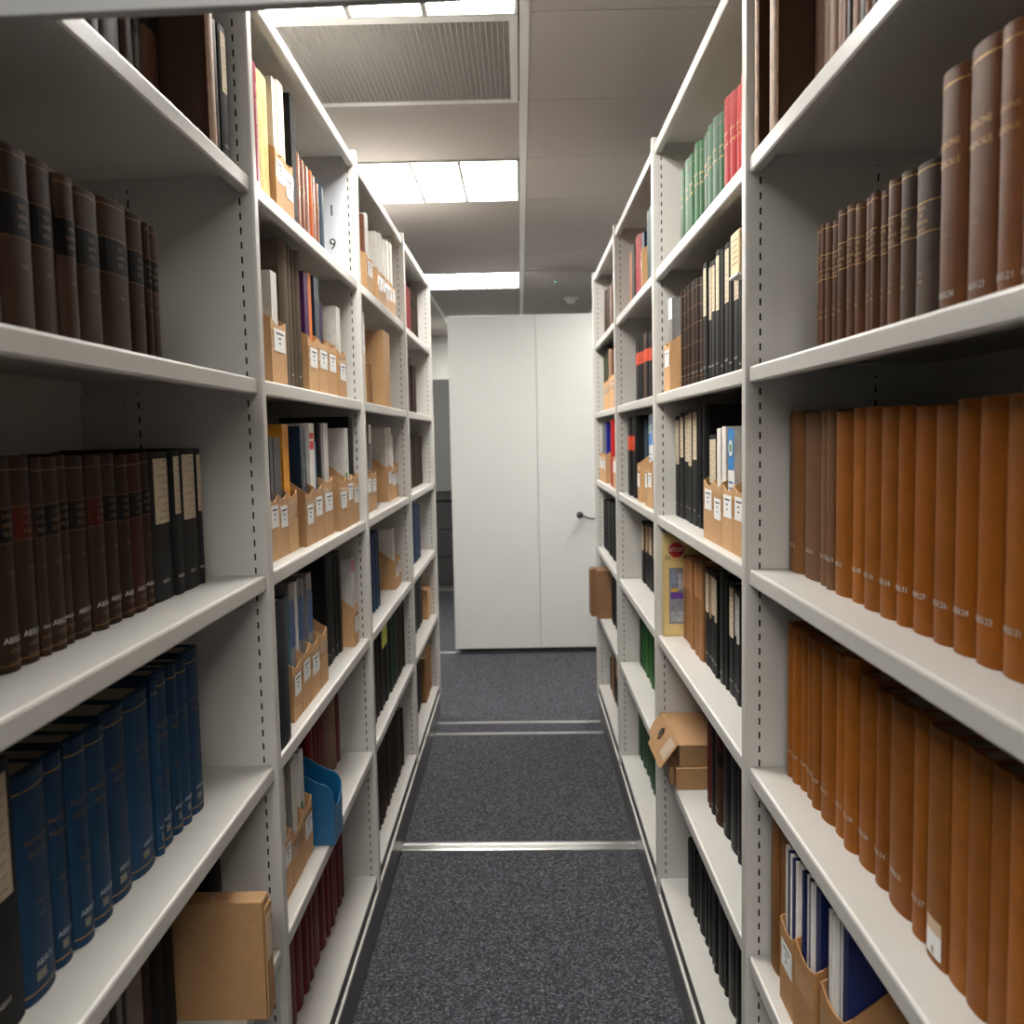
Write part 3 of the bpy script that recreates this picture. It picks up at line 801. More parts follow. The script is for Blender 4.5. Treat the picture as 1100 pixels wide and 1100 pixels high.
ROWS['L2E'] = [
    ('file', 1.6669, 1.7335, 0.030, 0.125, 1), ('file', 1.7367, 1.8282, 0.030, 0.109),
    ('file', 1.8317, 1.9093, 0.030, 0.122, 1), ('red_dk', 2.1130, 2.1658, 0.080, 0.287),
    ('red_dk', 2.1664, 2.2029, 0.080, 0.274), ('red_dk', 2.2035, 2.2452, 0.080, 0.263),
    ('red_dk', 2.2458, 2.3327, 0.080, 0.245), ('cream_dk', 2.3333, 2.3798, 0.080, 0.219),
    ('cream_dk', 2.3805, 2.4270, 0.080, 0.219), ('red_dk', 2.4276, 2.4902, 0.080, 0.197),
    ('mag_white', 1.6753, 1.7251, 0.036, 0.253, 1), ('mag_grey', 1.7528, 1.7786, 0.036, 0.245, 1),
    ('mag_white', 1.7788, 1.8121, 0.036, 0.242, 1), ('mag_green', 1.8532, 1.8877, 0.036, 0.233, 1),
]
ROWS['L2F'] = [
    ('red_dk', 1.8264, 1.8938, 0.070, 0.286), ('red_dk', 1.8944, 1.9618, 0.070, 0.286),
    ('red_dk', 1.9624, 2.0084, 0.070, 0.288), ('red_dk', 2.0090, 2.0549, 0.070, 0.288),
    ('red_dk', 2.0555, 2.1375, 0.070, 0.287), ('red_dk', 2.1381, 2.1962, 0.070, 0.276),
    ('red_dk', 2.1968, 2.2433, 0.070, 0.263), ('red_dk', 2.2439, 2.2904, 0.070, 0.263),
    ('red_dk', 2.2910, 2.3415, 0.070, 0.243), ('red_dk', 2.3421, 2.3925, 0.070, 0.243),
    ('red_dk', 2.3931, 2.4335, 0.070, 0.212),
]
ROWS['L3A'] = [
    ('file', 2.7527, 2.8653, 0.010, 0.113, 1), ('file', 2.9660, 3.0553, 0.010, 0.108, 1),
    ('file', 3.0560, 3.1334, 0.010, 0.109, 1), ('file', 3.1341, 3.2112, 0.010, 0.108, 1),
    ('file', 3.2118, 3.2921, 0.010, 0.110, 1), ('file', 3.2928, 3.3756, 0.010, 0.110, 1),
    ('redbrown', 2.7575, 2.7917, 0.016, 0.231, 1), ('mag_white', 2.7919, 2.8261, 0.016, 0.241, 1),
    ('mag_white', 2.8263, 2.8605, 0.016, 0.248, 1), ('mag_white', 2.9858, 3.0356, 0.016, 0.230, 1),
    ('mag_white', 3.0698, 3.1196, 0.016, 0.244, 1), ('mag_white', 3.1477, 3.1975, 0.016, 0.239, 1),
    ('mag_white', 3.2271, 3.2769, 0.016, 0.253, 1), ('mag_white', 3.3093, 3.3591, 0.016, 0.262, 1),
]
ROWS['L3B'] = [
    ('cream_box', 2.7125, 2.8015, 0.030, 0.275), ('tan_book', 2.8021, 2.8584, 0.015, 0.123),
    ('tan_box', 3.0501, 3.1851, 0.010, 0.251),
]
ROWS['L3C'] = [
    ('file', 2.7411, 2.8383, 0.030, 0.119, 1), ('file', 2.8389, 2.9317, 0.030, 0.124, 1),
    ('file', 3.2537, 3.3511, 0.040, 0.121, 1), ('file', 3.3517, 3.4551, 0.040, 0.123, 1),
    ('file', 3.4569, 3.5257, 0.040, 0.128, 1), ('tan_white', 2.8604, 2.9102, 0.036, 0.270, 1),
    ('mag_white', 3.2775, 3.3273, 0.046, 0.266, 1), ('mag_white', 3.3565, 3.4033, 0.046, 0.264, 1),
    ('mag_white', 3.4035, 3.4503, 0.046, 0.238, 1),
]
ROWS['L3D'] = [
    ('navy', 2.8075, 2.8843, 0.040, 0.264), ('navy_blue', 2.8921, 2.9425, 0.040, 0.252),
    ('navy_blue', 2.9431, 2.9935, 0.040, 0.252), ('navy_blue', 2.9941, 3.0445, 0.040, 0.252),
    ('file', 3.3391, 3.4151, 0.035, 0.105, 1), ('file', 3.4158, 3.4918, 0.035, 0.105, 1),
    ('mag_white', 3.3522, 3.4020, 0.041, 0.223, 1),
]
ROWS['L3E'] = [
    ('brown_dk', 2.7462, 2.8301, 0.030, 0.284), ('brown_dk', 2.8307, 2.8999, 0.030, 0.267),
    ('black', 2.9005, 2.9559, 0.030, 0.248), ('black', 2.9565, 3.0118, 0.030, 0.248),
    ('black', 3.0124, 3.0678, 0.030, 0.248), ('green_dk', 3.0684, 3.1181, 0.030, 0.264),
    ('green_dk', 3.1188, 3.1685, 0.030, 0.264), ('green_dk', 3.1691, 3.2196, 0.030, 0.245),
    ('green_dk', 3.2202, 3.2708, 0.030, 0.245), ('green_dk', 3.2714, 3.3219, 0.030, 0.245),
    ('brown_dk', 3.3225, 3.3726, 0.030, 0.262), ('brown_dk', 3.3732, 3.4233, 0.030, 0.262),
    ('brown_dk', 3.4239, 3.4745, 0.030, 0.257), ('brown_dk', 3.4751, 3.5257, 0.030, 0.257),
]
ROWS['L3F'] = [
    ('brown_dk', 2.7681, 2.8147, 0.035, 0.269), ('brown_dk', 2.8153, 2.8619, 0.035, 0.269),
    ('brown_dk', 2.8625, 2.9104, 0.035, 0.264), ('brown_dk', 2.9111, 2.9590, 0.035, 0.264),
    ('brown_dk', 2.9596, 3.0128, 0.035, 0.258), ('brown_dk', 3.0135, 3.0667, 0.035, 0.258),
    ('brown_dk', 3.0673, 3.1201, 0.035, 0.247), ('brown_dk', 3.1207, 3.1735, 0.035, 0.247),
    ('brown_dk', 3.1741, 3.2188, 0.035, 0.240), ('brown_dk', 3.2195, 3.2642, 0.035, 0.240),
    ('brown_dk', 3.2648, 3.3503, 0.035, 0.231), ('brown_dk', 3.3509, 3.3956, 0.035, 0.217),
    ('brown_dk', 3.3962, 3.4409, 0.035, 0.217),
]
ROWS['L4A'] = [
    ('red_dk', 4.0343, 4.0870, 0.050, 0.238), ('red_dk', 4.0876, 4.1403, 0.050, 0.238),
    ('red_dk', 4.1409, 4.1936, 0.050, 0.238), ('red_dk', 4.1942, 4.2447, 0.050, 0.238),
    ('brown_c', 4.2453, 4.2948, 0.050, 0.271), ('brown_c', 4.2954, 4.3472, 0.050, 0.271),
    ('brown_c', 4.3478, 4.3995, 0.050, 0.271), ('brown_c', 4.4001, 4.4519, 0.050, 0.271),
    ('brown_c', 4.4525, 4.5042, 0.050, 0.271),
]
ROWS['L4B'] = [
    ('brown_dk', 4.0893, 4.1408, 0.060, 0.256), ('brown_dk', 4.1414, 4.1929, 0.060, 0.256),
    ('brown_dk', 4.1935, 4.2203, 0.060, 0.256), ('brown_dk', 4.2209, 4.2464, 0.050, 0.226),
    ('brown_dk', 4.2470, 4.2972, 0.050, 0.226), ('brown_dk', 4.2978, 4.3480, 0.050, 0.226),
]
ROWS['L4C'] = [
    ('brown_dk', 4.0251, 4.0745, 0.050, 0.229), ('brown_dk', 4.0751, 4.1245, 0.050, 0.229),
    ('brown_dk', 4.1251, 4.1745, 0.050, 0.229), ('brown_dk', 4.1751, 4.2242, 0.050, 0.231),
    ('brown_dk', 4.2248, 4.2739, 0.050, 0.231), ('brown_dk', 4.2745, 4.3236, 0.050, 0.231),
    ('brown_dk', 4.3242, 4.3720, 0.050, 0.233), ('brown_dk', 4.3726, 4.4204, 0.050, 0.233),
    ('brown_dk', 4.4210, 4.4687, 0.050, 0.233), ('brown_dk', 4.4693, 4.5171, 0.050, 0.233),
]
ROWS['L4D'] = [
    ('navy_blue', 3.9173, 3.9761, 0.040, 0.268), ('navy_blue', 3.9767, 4.0355, 0.040, 0.268),
    ('navy_blue', 4.0361, 4.0927, 0.040, 0.258), ('navy_blue', 4.0933, 4.1499, 0.040, 0.258),
    ('navy_blue', 4.1505, 4.2104, 0.040, 0.249), ('navy_blue', 4.2110, 4.2709, 0.040, 0.249),
]
ROWS['L4E'] = [
    ('black', 4.0118, 4.0660, 0.050, 0.235), ('black', 4.0666, 4.1208, 0.050, 0.235),
    ('black', 4.1214, 4.1787, 0.050, 0.234), ('black', 4.1793, 4.2365, 0.050, 0.234),
    ('black', 4.2371, 4.2976, 0.050, 0.228), ('black', 4.2983, 4.3588, 0.050, 0.228),
    ('tan_box', 4.3926, 4.5237, 0.030, 0.144),
]
ROWS['L4F'] = [
    ('black', 4.0026, 4.0570, 0.050, 0.253), ('black', 4.0576, 4.1121, 0.050, 0.253),
    ('black', 4.1127, 4.1703, 0.050, 0.243), ('black', 4.1709, 4.2219, 0.050, 0.243),
    ('tan_book', 4.2226, 4.2669, 0.030, 0.215), ('tan_book', 4.2675, 4.3182, 0.030, 0.215),
    ('tan_book', 4.3188, 4.3696, 0.030, 0.215), ('tan_book', 4.3702, 4.4210, 0.030, 0.215),
    ('tan_book', 4.4216, 4.4723, 0.030, 0.215), ('tan_book', 4.4729, 4.5237, 0.030, 0.215),
]
ROWS['R1A'] = [
    ('leather_lt', 1.0622, 1.0911, 0.055, 0.280), ('leather_lt', 1.0917, 1.1144, 0.055, 0.280),
    ('leather_dk', 1.1150, 1.1346, 0.055, 0.280), ('leather_lt', 1.1352, 1.1454, 0.055, 0.280),
    ('leather_dk', 1.1460, 1.1712, 0.055, 0.280), ('leather_lt', 1.1718, 1.1954, 0.055, 0.280),
    ('black', 1.1960, 1.2131, 0.055, 0.280), ('leather_lt', 1.2137, 1.2285, 0.055, 0.280),
    ('leather_lt', 1.2291, 1.2512, 0.055, 0.280), ('leather_lt', 1.2518, 1.2844, 0.055, 0.280),
    ('leather_lt', 1.2850, 1.3160, 0.055, 0.280), ('leather_lt', 1.3166, 1.3536, 0.055, 0.280),
    ('folio_l', 1.3541, 1.3854, 0.003, 0.295), ('folio_l', 1.4549, 1.4727, 0.003, 0.285),
]
ROWS['R1B'] = [
    ('brown_tall', 0.7275, 0.7504, 0.030, 0.217), ('brown_tall', 0.7510, 0.7866, 0.030, 0.220),
    ('brown_tall', 0.7872, 0.8445, 0.030, 0.224), ('brown_tall', 0.8451, 0.8958, 0.030, 0.221),
    ('grey_brown2', 0.9424, 0.9950, 0.050, 0.168), ('grey_brown2', 0.9956, 1.0314, 0.050, 0.171),
    ('brown_s', 1.0320, 1.0661, 0.050, 0.171), ('brown_s', 1.0667, 1.0918, 0.050, 0.169),
    ('brown_s', 1.0924, 1.1080, 0.050, 0.171), ('brown_s', 1.1086, 1.1394, 0.050, 0.171),
    ('brown_s', 1.1400, 1.1644, 0.050, 0.173), ('brown_s', 1.1650, 1.1962, 0.050, 0.177),
    ('brown_s', 1.1968, 1.2258, 0.050, 0.177), ('brown_s', 1.2264, 1.2516, 0.050, 0.172),
    ('brown_s', 1.2522, 1.2764, 0.050, 0.174), ('brown_s', 1.2770, 1.2930, 0.050, 0.176),
    ('brown_s', 1.2936, 1.3125, 0.050, 0.177),
]
ROWS['R1C'] = [
    ('tan_b', 0.7285, 0.7715, 0.057, 0.252), ('tan', 0.7721, 0.8224, 0.057, 0.252),
    ('tan_b', 0.8230, 0.8676, 0.057, 0.251), ('tan_b', 0.8682, 0.9129, 0.057, 0.249),
    ('tan', 0.9135, 0.9580, 0.057, 0.246), ('tan_b', 0.9586, 1.0084, 0.057, 0.246),
    ('tan_b', 1.0090, 1.0468, 0.057, 0.247), ('tan', 1.0474, 1.0955, 0.057, 0.249),
    ('tan', 1.0961, 1.1461, 0.057, 0.250), ('tan', 1.1467, 1.1938, 0.057, 0.249), ('tan', 1.1944, 1.2531, 0.057, 0.247),
    ('tan_old2', 1.2537, 1.2872, 0.057, 0.251), ('tan_old2', 1.2878, 1.3196, 0.057, 0.249),
    ('tan_old2', 1.3202, 1.4042, 0.057, 0.250), ('tan_old', 1.4048, 1.4727, 0.057, 0.252),
]
ROWS['R1D'] = [
    ('tan_flat', 0.7405, 0.7735, 0.050, 0.251), ('tan_flat', 0.7741, 0.8116, 0.050, 0.252),
    ('tan_flat', 0.8122, 0.8480, 0.050, 0.251), ('tan_flat', 0.8486, 0.8877, 0.050, 0.248),
    ('tan_flat_l', 0.8883, 0.9332, 0.050, 0.249), ('tan', 0.9390, 0.9828, 0.052, 0.247),
    ('tan', 0.9834, 1.0539, 0.052, 0.244), ('tan', 1.0545, 1.0951, 0.052, 0.242), ('tan', 1.0957, 1.1531, 0.052, 0.246),
    ('tan', 1.1537, 1.1926, 0.052, 0.258), ('tan', 1.1932, 1.2372, 0.052, 0.251), ('tan', 1.2378, 1.2923, 0.052, 0.249),
    ('tan', 1.2929, 1.3236, 0.052, 0.248), ('tan', 1.3242, 1.3604, 0.052, 0.247), ('tan', 1.3610, 1.3908, 0.052, 0.247),
    ('tan', 1.3914, 1.4195, 0.052, 0.246), ('tan', 1.4201, 1.4464, 0.052, 0.250),
]
ROWS['R1E'] = [
    ('file2', 1.0829, 1.1715, 0.020, 0.141), ('file2', 1.1951, 1.2853, 0.020, 0.136),
    ('file2', 1.2892, 1.3614, 0.020, 0.130, 1), ('tan_board', 1.3620, 1.4101, 0.030, 0.261),
    ('tan_board', 1.4107, 1.4566, 0.030, 0.259), ('navy_m', 1.0877, 1.1053, 0.026, 0.265, 1),
    ('navy_m', 1.1055, 1.1095, 0.026, 0.260, 1), ('mag_white', 1.1097, 1.1138, 0.026, 0.255, 1),
    ('navy_m', 1.1140, 1.1168, 0.026, 0.256, 1), ('mag_white', 1.1170, 1.1317, 0.026, 0.265, 1),
    ('navy_m', 1.1319, 1.1356, 0.026, 0.253, 1), ('mag_white', 1.1358, 1.1416, 0.026, 0.252, 1),
    ('navy_m', 1.1418, 1.1457, 0.026, 0.247, 1), ('mag_white', 1.1459, 1.1556, 0.026, 0.251, 1),
    ('navy_m', 1.1558, 1.1667, 0.026, 0.249, 1), ('navy_m', 1.1999, 1.2212, 0.026, 0.248, 1),
    ('mag_white', 1.2214, 1.2324, 0.026, 0.251, 1), ('navy_m', 1.2326, 1.2418, 0.026, 0.251, 1),
    ('mag_white', 1.2420, 1.2515, 0.026, 0.249, 1), ('mag_white', 1.2517, 1.2613, 0.026, 0.248, 1),
    ('navy_m', 1.2615, 1.2713, 0.026, 0.248, 1), ('mag_white', 1.2715, 1.2805, 0.026, 0.247, 1),
    ('mag_white', 1.2940, 1.3054, 0.026, 0.245, 1), ('navy_m', 1.3056, 1.3185, 0.026, 0.243, 1),
    ('mag_white', 1.3187, 1.3291, 0.026, 0.246, 1), ('navy_m', 1.3293, 1.3427, 0.026, 0.244, 1),
    ('mag_white', 1.3429, 1.3566, 0.026, 0.246, 1),
]
ROWS['R2A'] = [
    ('red', 1.6342, 1.6794, 0.030, 0.188), ('red', 1.6800, 1.7158, 0.030, 0.186), ('red', 1.7164, 1.7595, 0.030, 0.189),
    ('red', 1.7601, 1.8204, 0.030, 0.196), ('green_g', 1.8210, 1.8525, 0.030, 0.187),
    ('green_lt', 1.8531, 1.9102, 0.030, 0.192), ('green_lt', 1.9108, 1.9578, 0.030, 0.193),
    ('green_lt', 1.9584, 2.0170, 0.030, 0.195), ('green_g', 2.0176, 2.0509, 0.030, 0.193),
    ('green_g', 2.0515, 2.1100, 0.030, 0.203), ('green_g', 2.1106, 2.1599, 0.030, 0.197),
    ('green_lt', 2.1605, 2.2393, 0.030, 0.203), ('green_g', 2.2399, 2.3200, 0.030, 0.199),
]
ROWS['R2B'] = [
    ('black', 1.6286, 1.6525, 0.030, 0.168), ('black', 1.6531, 1.6754, 0.030, 0.172),
    ('black_cream', 1.6760, 1.7231, 0.030, 0.234), ('black', 1.7237, 1.7608, 0.030, 0.245),
    ('black_cream', 1.7614, 1.8055, 0.030, 0.255), ('black', 1.8061, 1.8470, 0.030, 0.252),
    ('black_cream', 1.8476, 1.8874, 0.030, 0.256), ('black_cream', 1.8880, 1.9266, 0.030, 0.246),
    ('black_cream', 1.9272, 1.9610, 0.030, 0.248), ('black_cream', 1.9616, 2.0017, 0.030, 0.252),
    ('dkgold', 2.0527, 2.0815, 0.040, 0.241), ('dkgold', 2.0821, 2.1135, 0.040, 0.244),
    ('dkgold', 2.1141, 2.1465, 0.040, 0.246), ('dkgold', 2.1471, 2.1845, 0.040, 0.249),
    ('dkgold', 2.1851, 2.2198, 0.040, 0.250), ('dkgold', 2.2204, 2.2646, 0.040, 0.249),
    ('dkgold', 2.2652, 2.3112, 0.040, 0.249), ('dkgold', 2.3118, 2.3434, 0.040, 0.250),
    ('file', 2.3440, 2.4362, 0.015, 0.125, 1), ('tan_white', 2.3652, 2.4150, 0.021, 0.239, 1),
]
ROWS['R2C'] = [
    ('file', 1.5784, 1.6642, 0.018, 0.123, 1), ('file', 1.6672, 1.7552, 0.018, 0.121, 1),
    ('file', 1.7585, 1.8390, 0.018, 0.124, 1), ('file', 1.8396, 1.9345, 0.018, 0.122, 1),
    ('black', 2.0486, 2.0968, 0.045, 0.283), ('black', 2.0974, 2.1456, 0.045, 0.283),
    ('black_cream', 2.1462, 2.2107, 0.045, 0.282), ('black_cream', 2.2113, 2.2673, 0.045, 0.280),
    ('black_cream', 2.2679, 2.3379, 0.045, 0.278), ('black_cream', 2.3385, 2.3990, 0.045, 0.274),
    ('black_cream', 2.3996, 2.4747, 0.045, 0.266), ('mag_bluewhite', 1.6024, 1.6177, 0.024, 0.266, 1),
    ('mag_bluewhite', 1.6179, 1.6403, 0.024, 0.228, 1), ('mag_bluewhite', 1.6863, 1.7361, 0.024, 0.230, 1),
    ('mag_white', 1.7633, 1.7956, 0.024, 0.232, 1), ('mag_white', 1.7958, 1.8147, 0.024, 0.231, 1),
    ('mag_white', 1.8149, 1.8342, 0.024, 0.229, 1), ('black_cream', 1.8444, 1.8859, 0.024, 0.219, 1),
    ('black_cream', 1.8861, 1.9297, 0.024, 0.217, 1),
]
ROWS['R2D'] = [
    ('green', 1.7586, 1.8008, 0.062, 0.238), ('black_white', 1.8014, 1.8326, 0.062, 0.235),
    ('black_white', 1.8332, 1.8656, 0.062, 0.234), ('black_cream', 1.8662, 1.9172, 0.062, 0.238),
    ('black', 1.9178, 1.9496, 0.062, 0.235), ('black', 1.9502, 2.0137, 0.062, 0.248),
    ('black_cream', 2.0143, 2.0434, 0.062, 0.233), ('black_cream', 2.0440, 2.0905, 0.062, 0.235),
    ('black_tan', 2.0911, 2.1160, 0.062, 0.233), ('black_cream', 2.1166, 2.1659, 0.062, 0.231),
    ('tan_pam', 2.1665, 2.2232, 0.060, 0.242), ('tan_pam', 2.2238, 2.2669, 0.060, 0.237),
    ('tan_pam', 2.2675, 2.2969, 0.060, 0.234), ('tan_pam', 2.2975, 2.3226, 0.060, 0.233),
    ('tan_pam', 2.3232, 2.3541, 0.060, 0.231), ('tan_pam', 2.3547, 2.4031, 0.060, 0.228),
    ('tan_pam', 2.4037, 2.4570, 0.060, 0.224), ('stop_mag', 2.4577, 2.4747, 0.012, 0.282),
]
ROWS['R2E'] = [
    ('black', 1.7336, 1.7859, 0.058, 0.244), ('black', 1.7865, 1.8247, 0.058, 0.235),
    ('black', 1.8253, 1.9015, 0.058, 0.231), ('black', 1.9021, 1.9682, 0.058, 0.228),
    ('brown_r', 1.9688, 2.0327, 0.058, 0.225), ('black', 2.0333, 2.0719, 0.058, 0.216),
    ('red_dk', 2.0725, 2.1014, 0.058, 0.212), ('black', 2.1020, 2.1336, 0.058, 0.207),
]
ROWS['R2F'] = [
    ('black', 1.7399, 1.8083, 0.058, 0.223), ('black', 1.8089, 1.8448, 0.058, 0.222),
    ('black', 1.8454, 1.9255, 0.058, 0.219), ('black_g', 1.9261, 1.9528, 0.058, 0.213),
    ('black', 1.9534, 2.0132, 0.058, 0.210), ('black', 2.0138, 2.0429, 0.058, 0.203),
    ('black_g', 2.0435, 2.0754, 0.058, 0.207), ('black', 2.0760, 2.1210, 0.058, 0.205),
    ('black', 2.1216, 2.1664, 0.058, 0.199), ('black_g', 2.1670, 2.2269, 0.058, 0.187),
    ('black', 2.2275, 2.2584, 0.058, 0.178), ('black', 2.2590, 2.3002, 0.058, 0.179),
    ('black', 2.3008, 2.3435, 0.058, 0.168), ('black', 2.3441, 2.4037, 0.058, 0.154),
]
ROWS['R3A'] = [
    ('greyblue', 2.7034, 2.7661, 0.020, 0.226), ('greyblue', 2.7668, 2.8007, 0.020, 0.226),
    ('file', 2.8013, 2.8248, 0.008, 0.120), ('navy_b', 2.8354, 2.8922, 0.020, 0.179),
    ('red', 2.9962, 3.0741, 0.030, 0.211), ('red', 3.0747, 3.1247, 0.030, 0.224), ('red', 3.1254, 3.1754, 0.030, 0.224),
    ('black_b', 3.1760, 3.2468, 0.030, 0.216), ('orange_dk', 3.2474, 3.3266, 0.030, 0.202),
]
ROWS['R3B'] = [
    ('black_red', 2.8955, 2.9559, 0.050, 0.223), ('black_red', 2.9565, 3.0196, 0.050, 0.223),
    ('black_red', 3.0202, 3.0760, 0.050, 0.227), ('brown_red', 3.0766, 3.1269, 0.050, 0.228),
    ('black_red', 3.1275, 3.1661, 0.050, 0.229), ('black_red', 3.1667, 3.2200, 0.050, 0.231),
    ('black_red', 3.2206, 3.2815, 0.050, 0.233), ('black_red', 3.2821, 3.3572, 0.050, 0.237),
]
ROWS['R3C'] = [
    ('file', 2.6711, 2.7680, 0.015, 0.121, 1), ('file', 2.7686, 2.8287, 0.015, 0.123, 1),
    ('mag_bluewhite', 2.8293, 2.8483, 0.040, 0.280), ('mag_bluewhite', 2.8489, 2.8991, 0.040, 0.280),
    ('mag_bluewhite', 2.8997, 2.9416, 0.040, 0.280), ('file', 2.9422, 3.0101, 0.015, 0.123, 1),
    ('navy', 3.0107, 3.0635, 0.045, 0.266), ('navy', 3.0641, 3.0976, 0.045, 0.266),
    ('black', 3.0982, 3.1465, 0.020, 0.282), ('black_red', 3.1471, 3.1964, 0.020, 0.281),
    ('red', 3.1970, 3.2199, 0.050, 0.285), ('black', 3.2205, 3.2576, 0.050, 0.286),
    ('black_red', 3.2582, 3.3043, 0.020, 0.281), ('black_red', 3.3049, 3.3768, 0.020, 0.281),
]
ROWS['R3D'] = [
    ('black_tan', 3.0678, 3.1542, 0.078, 0.239), ('black_cream', 3.1548, 3.2393, 0.078, 0.235),
    ('black_tan', 3.2399, 3.2897, 0.078, 0.229), ('black_tan', 3.2904, 3.3402, 0.078, 0.229),
    ('black_cream', 3.3408, 3.3860, 0.078, 0.225), ('black_cream', 3.3866, 3.4318, 0.078, 0.225),
]
ROWS['R3E'] = [
    ('green', 3.0133, 3.0733, 0.070, 0.298), ('green', 3.0739, 3.1364, 0.070, 0.298),
    ('green', 3.1370, 3.2117, 0.070, 0.298), ('green', 3.2123, 3.2906, 0.070, 0.295),
    ('green', 3.2912, 3.3373, 0.070, 0.287), ('green', 3.3380, 3.3841, 0.070, 0.287),
    ('green_dk', 3.3847, 3.4294, 0.070, 0.261), ('green_dk', 3.4300, 3.4747, 0.070, 0.261),
]
ROWS['R3F'] = [
    ('green_dk2', 3.0059, 3.0571, 0.070, 0.230), ('green_dk2', 3.0577, 3.1061, 0.070, 0.226),
    ('green_dk2', 3.1067, 3.1659, 0.070, 0.222), ('green_dk2', 3.1665, 3.2330, 0.070, 0.215),
    ('green_dk2', 3.2336, 3.3028, 0.070, 0.207), ('green_dk2', 3.3034, 3.3863, 0.070, 0.197),
    ('green_dk2', 3.3869, 3.4628, 0.070, 0.187), ('green_dk2', 3.4634, 3.4747, 0.070, 0.179),
]
ROWS['R4A'] = [
    ('brown_dk', 3.9181, 3.9895, 0.030, 0.212), ('leather_lt', 3.9901, 4.0643, 0.030, 0.210),
    ('leather_dk', 4.0649, 4.1131, 0.030, 0.209), ('leather_dk', 4.1137, 4.1619, 0.030, 0.209),
    ('brown_dk', 4.1625, 4.2130, 0.030, 0.217), ('brown_dk', 4.2137, 4.2642, 0.030, 0.217),
    ('redbrown', 4.2648, 4.3180, 0.030, 0.228), ('redbrown', 4.3186, 4.3718, 0.030, 0.228),
]
ROWS['R4B'] = [
    ('file', 3.6916, 3.7710, 0.012, 0.137), ('file', 3.7716, 3.8509, 0.012, 0.137),
    ('file', 3.8515, 3.9309, 0.012, 0.137), ('file', 3.9431, 4.0155, 0.012, 0.126),
    ('file', 4.0161, 4.0885, 0.012, 0.126), ('file', 4.0891, 4.1615, 0.012, 0.126),
    ('green_olive', 4.2497, 4.3060, 0.040, 0.298), ('green_olive', 4.3066, 4.3629, 0.040, 0.298),
    ('green_olive', 4.3635, 4.4198, 0.040, 0.298), ('green_olive', 4.4204, 4.4767, 0.040, 0.298),
    ('leather_lt', 3.9544, 4.0042, 0.018, 0.259, 1),
]
ROWS['R4C'] = [
    ('file', 3.6644, 3.7732, 0.012, 0.126, 1), ('red', 3.8097, 3.8596, 0.015, 0.284),
    ('red', 3.8602, 3.9101, 0.015, 0.284), ('red', 3.9107, 3.9606, 0.015, 0.284),
    ('file', 4.0934, 4.1714, 0.012, 0.129, 1), ('file', 4.1720, 4.2499, 0.012, 0.129, 1),
    ('file', 4.2505, 4.3285, 0.012, 0.129, 1), ('file', 4.3291, 4.4071, 0.012, 0.129, 1),
    ('blue_br', 4.1075, 4.1573, 0.018, 0.274, 1), ('mag_grey', 4.2646, 4.3144, 0.018, 0.281, 1),
]
ROWS['R4D'] = [
    ('black', 3.8376, 3.8876, 0.030, 0.259), ('black', 3.8882, 3.9382, 0.030, 0.259),
    ('black', 3.9388, 3.9884, 0.030, 0.255), ('black', 3.9890, 4.0387, 0.030, 0.255),
    ('black', 4.0393, 4.1012, 0.030, 0.250), ('black', 4.1018, 4.1638, 0.030, 0.250),
    ('black', 4.1644, 4.2302, 0.030, 0.244), ('black', 4.2309, 4.2967, 0.030, 0.244),
    ('black', 4.2973, 4.3513, 0.030, 0.236), ('black', 4.3519, 4.4059, 0.030, 0.236),
    ('black', 4.4065, 4.4605, 0.030, 0.236),
]
ROWS['R4E'] = [
    ('black', 3.9894, 4.0389, 0.045, 0.276), ('black', 4.0395, 4.0891, 0.045, 0.276),
    ('black', 4.0897, 4.1392, 0.045, 0.276), ('black', 4.1398, 4.1839, 0.045, 0.276),
    ('black', 4.1845, 4.2338, 0.045, 0.242), ('black', 4.2344, 4.2892, 0.045, 0.242),
]
ROWS['R4F'] = [
    ('black_tan', 4.0145, 4.0622, 0.050, 0.226), ('black_tan', 4.0628, 4.1105, 0.050, 0.226),
    ('black_tan', 4.1111, 4.1588, 0.050, 0.226), ('black', 4.1594, 4.2100, 0.050, 0.204),
    ('black', 4.2106, 4.2612, 0.050, 0.204), ('tan_book', 4.2618, 4.3149, 0.050, 0.183),
    ('tan_book', 4.3155, 4.3686, 0.050, 0.183), ('black', 4.3692, 4.4226, 0.050, 0.142),
    ('black', 4.4233, 4.4767, 0.050, 0.142),
]
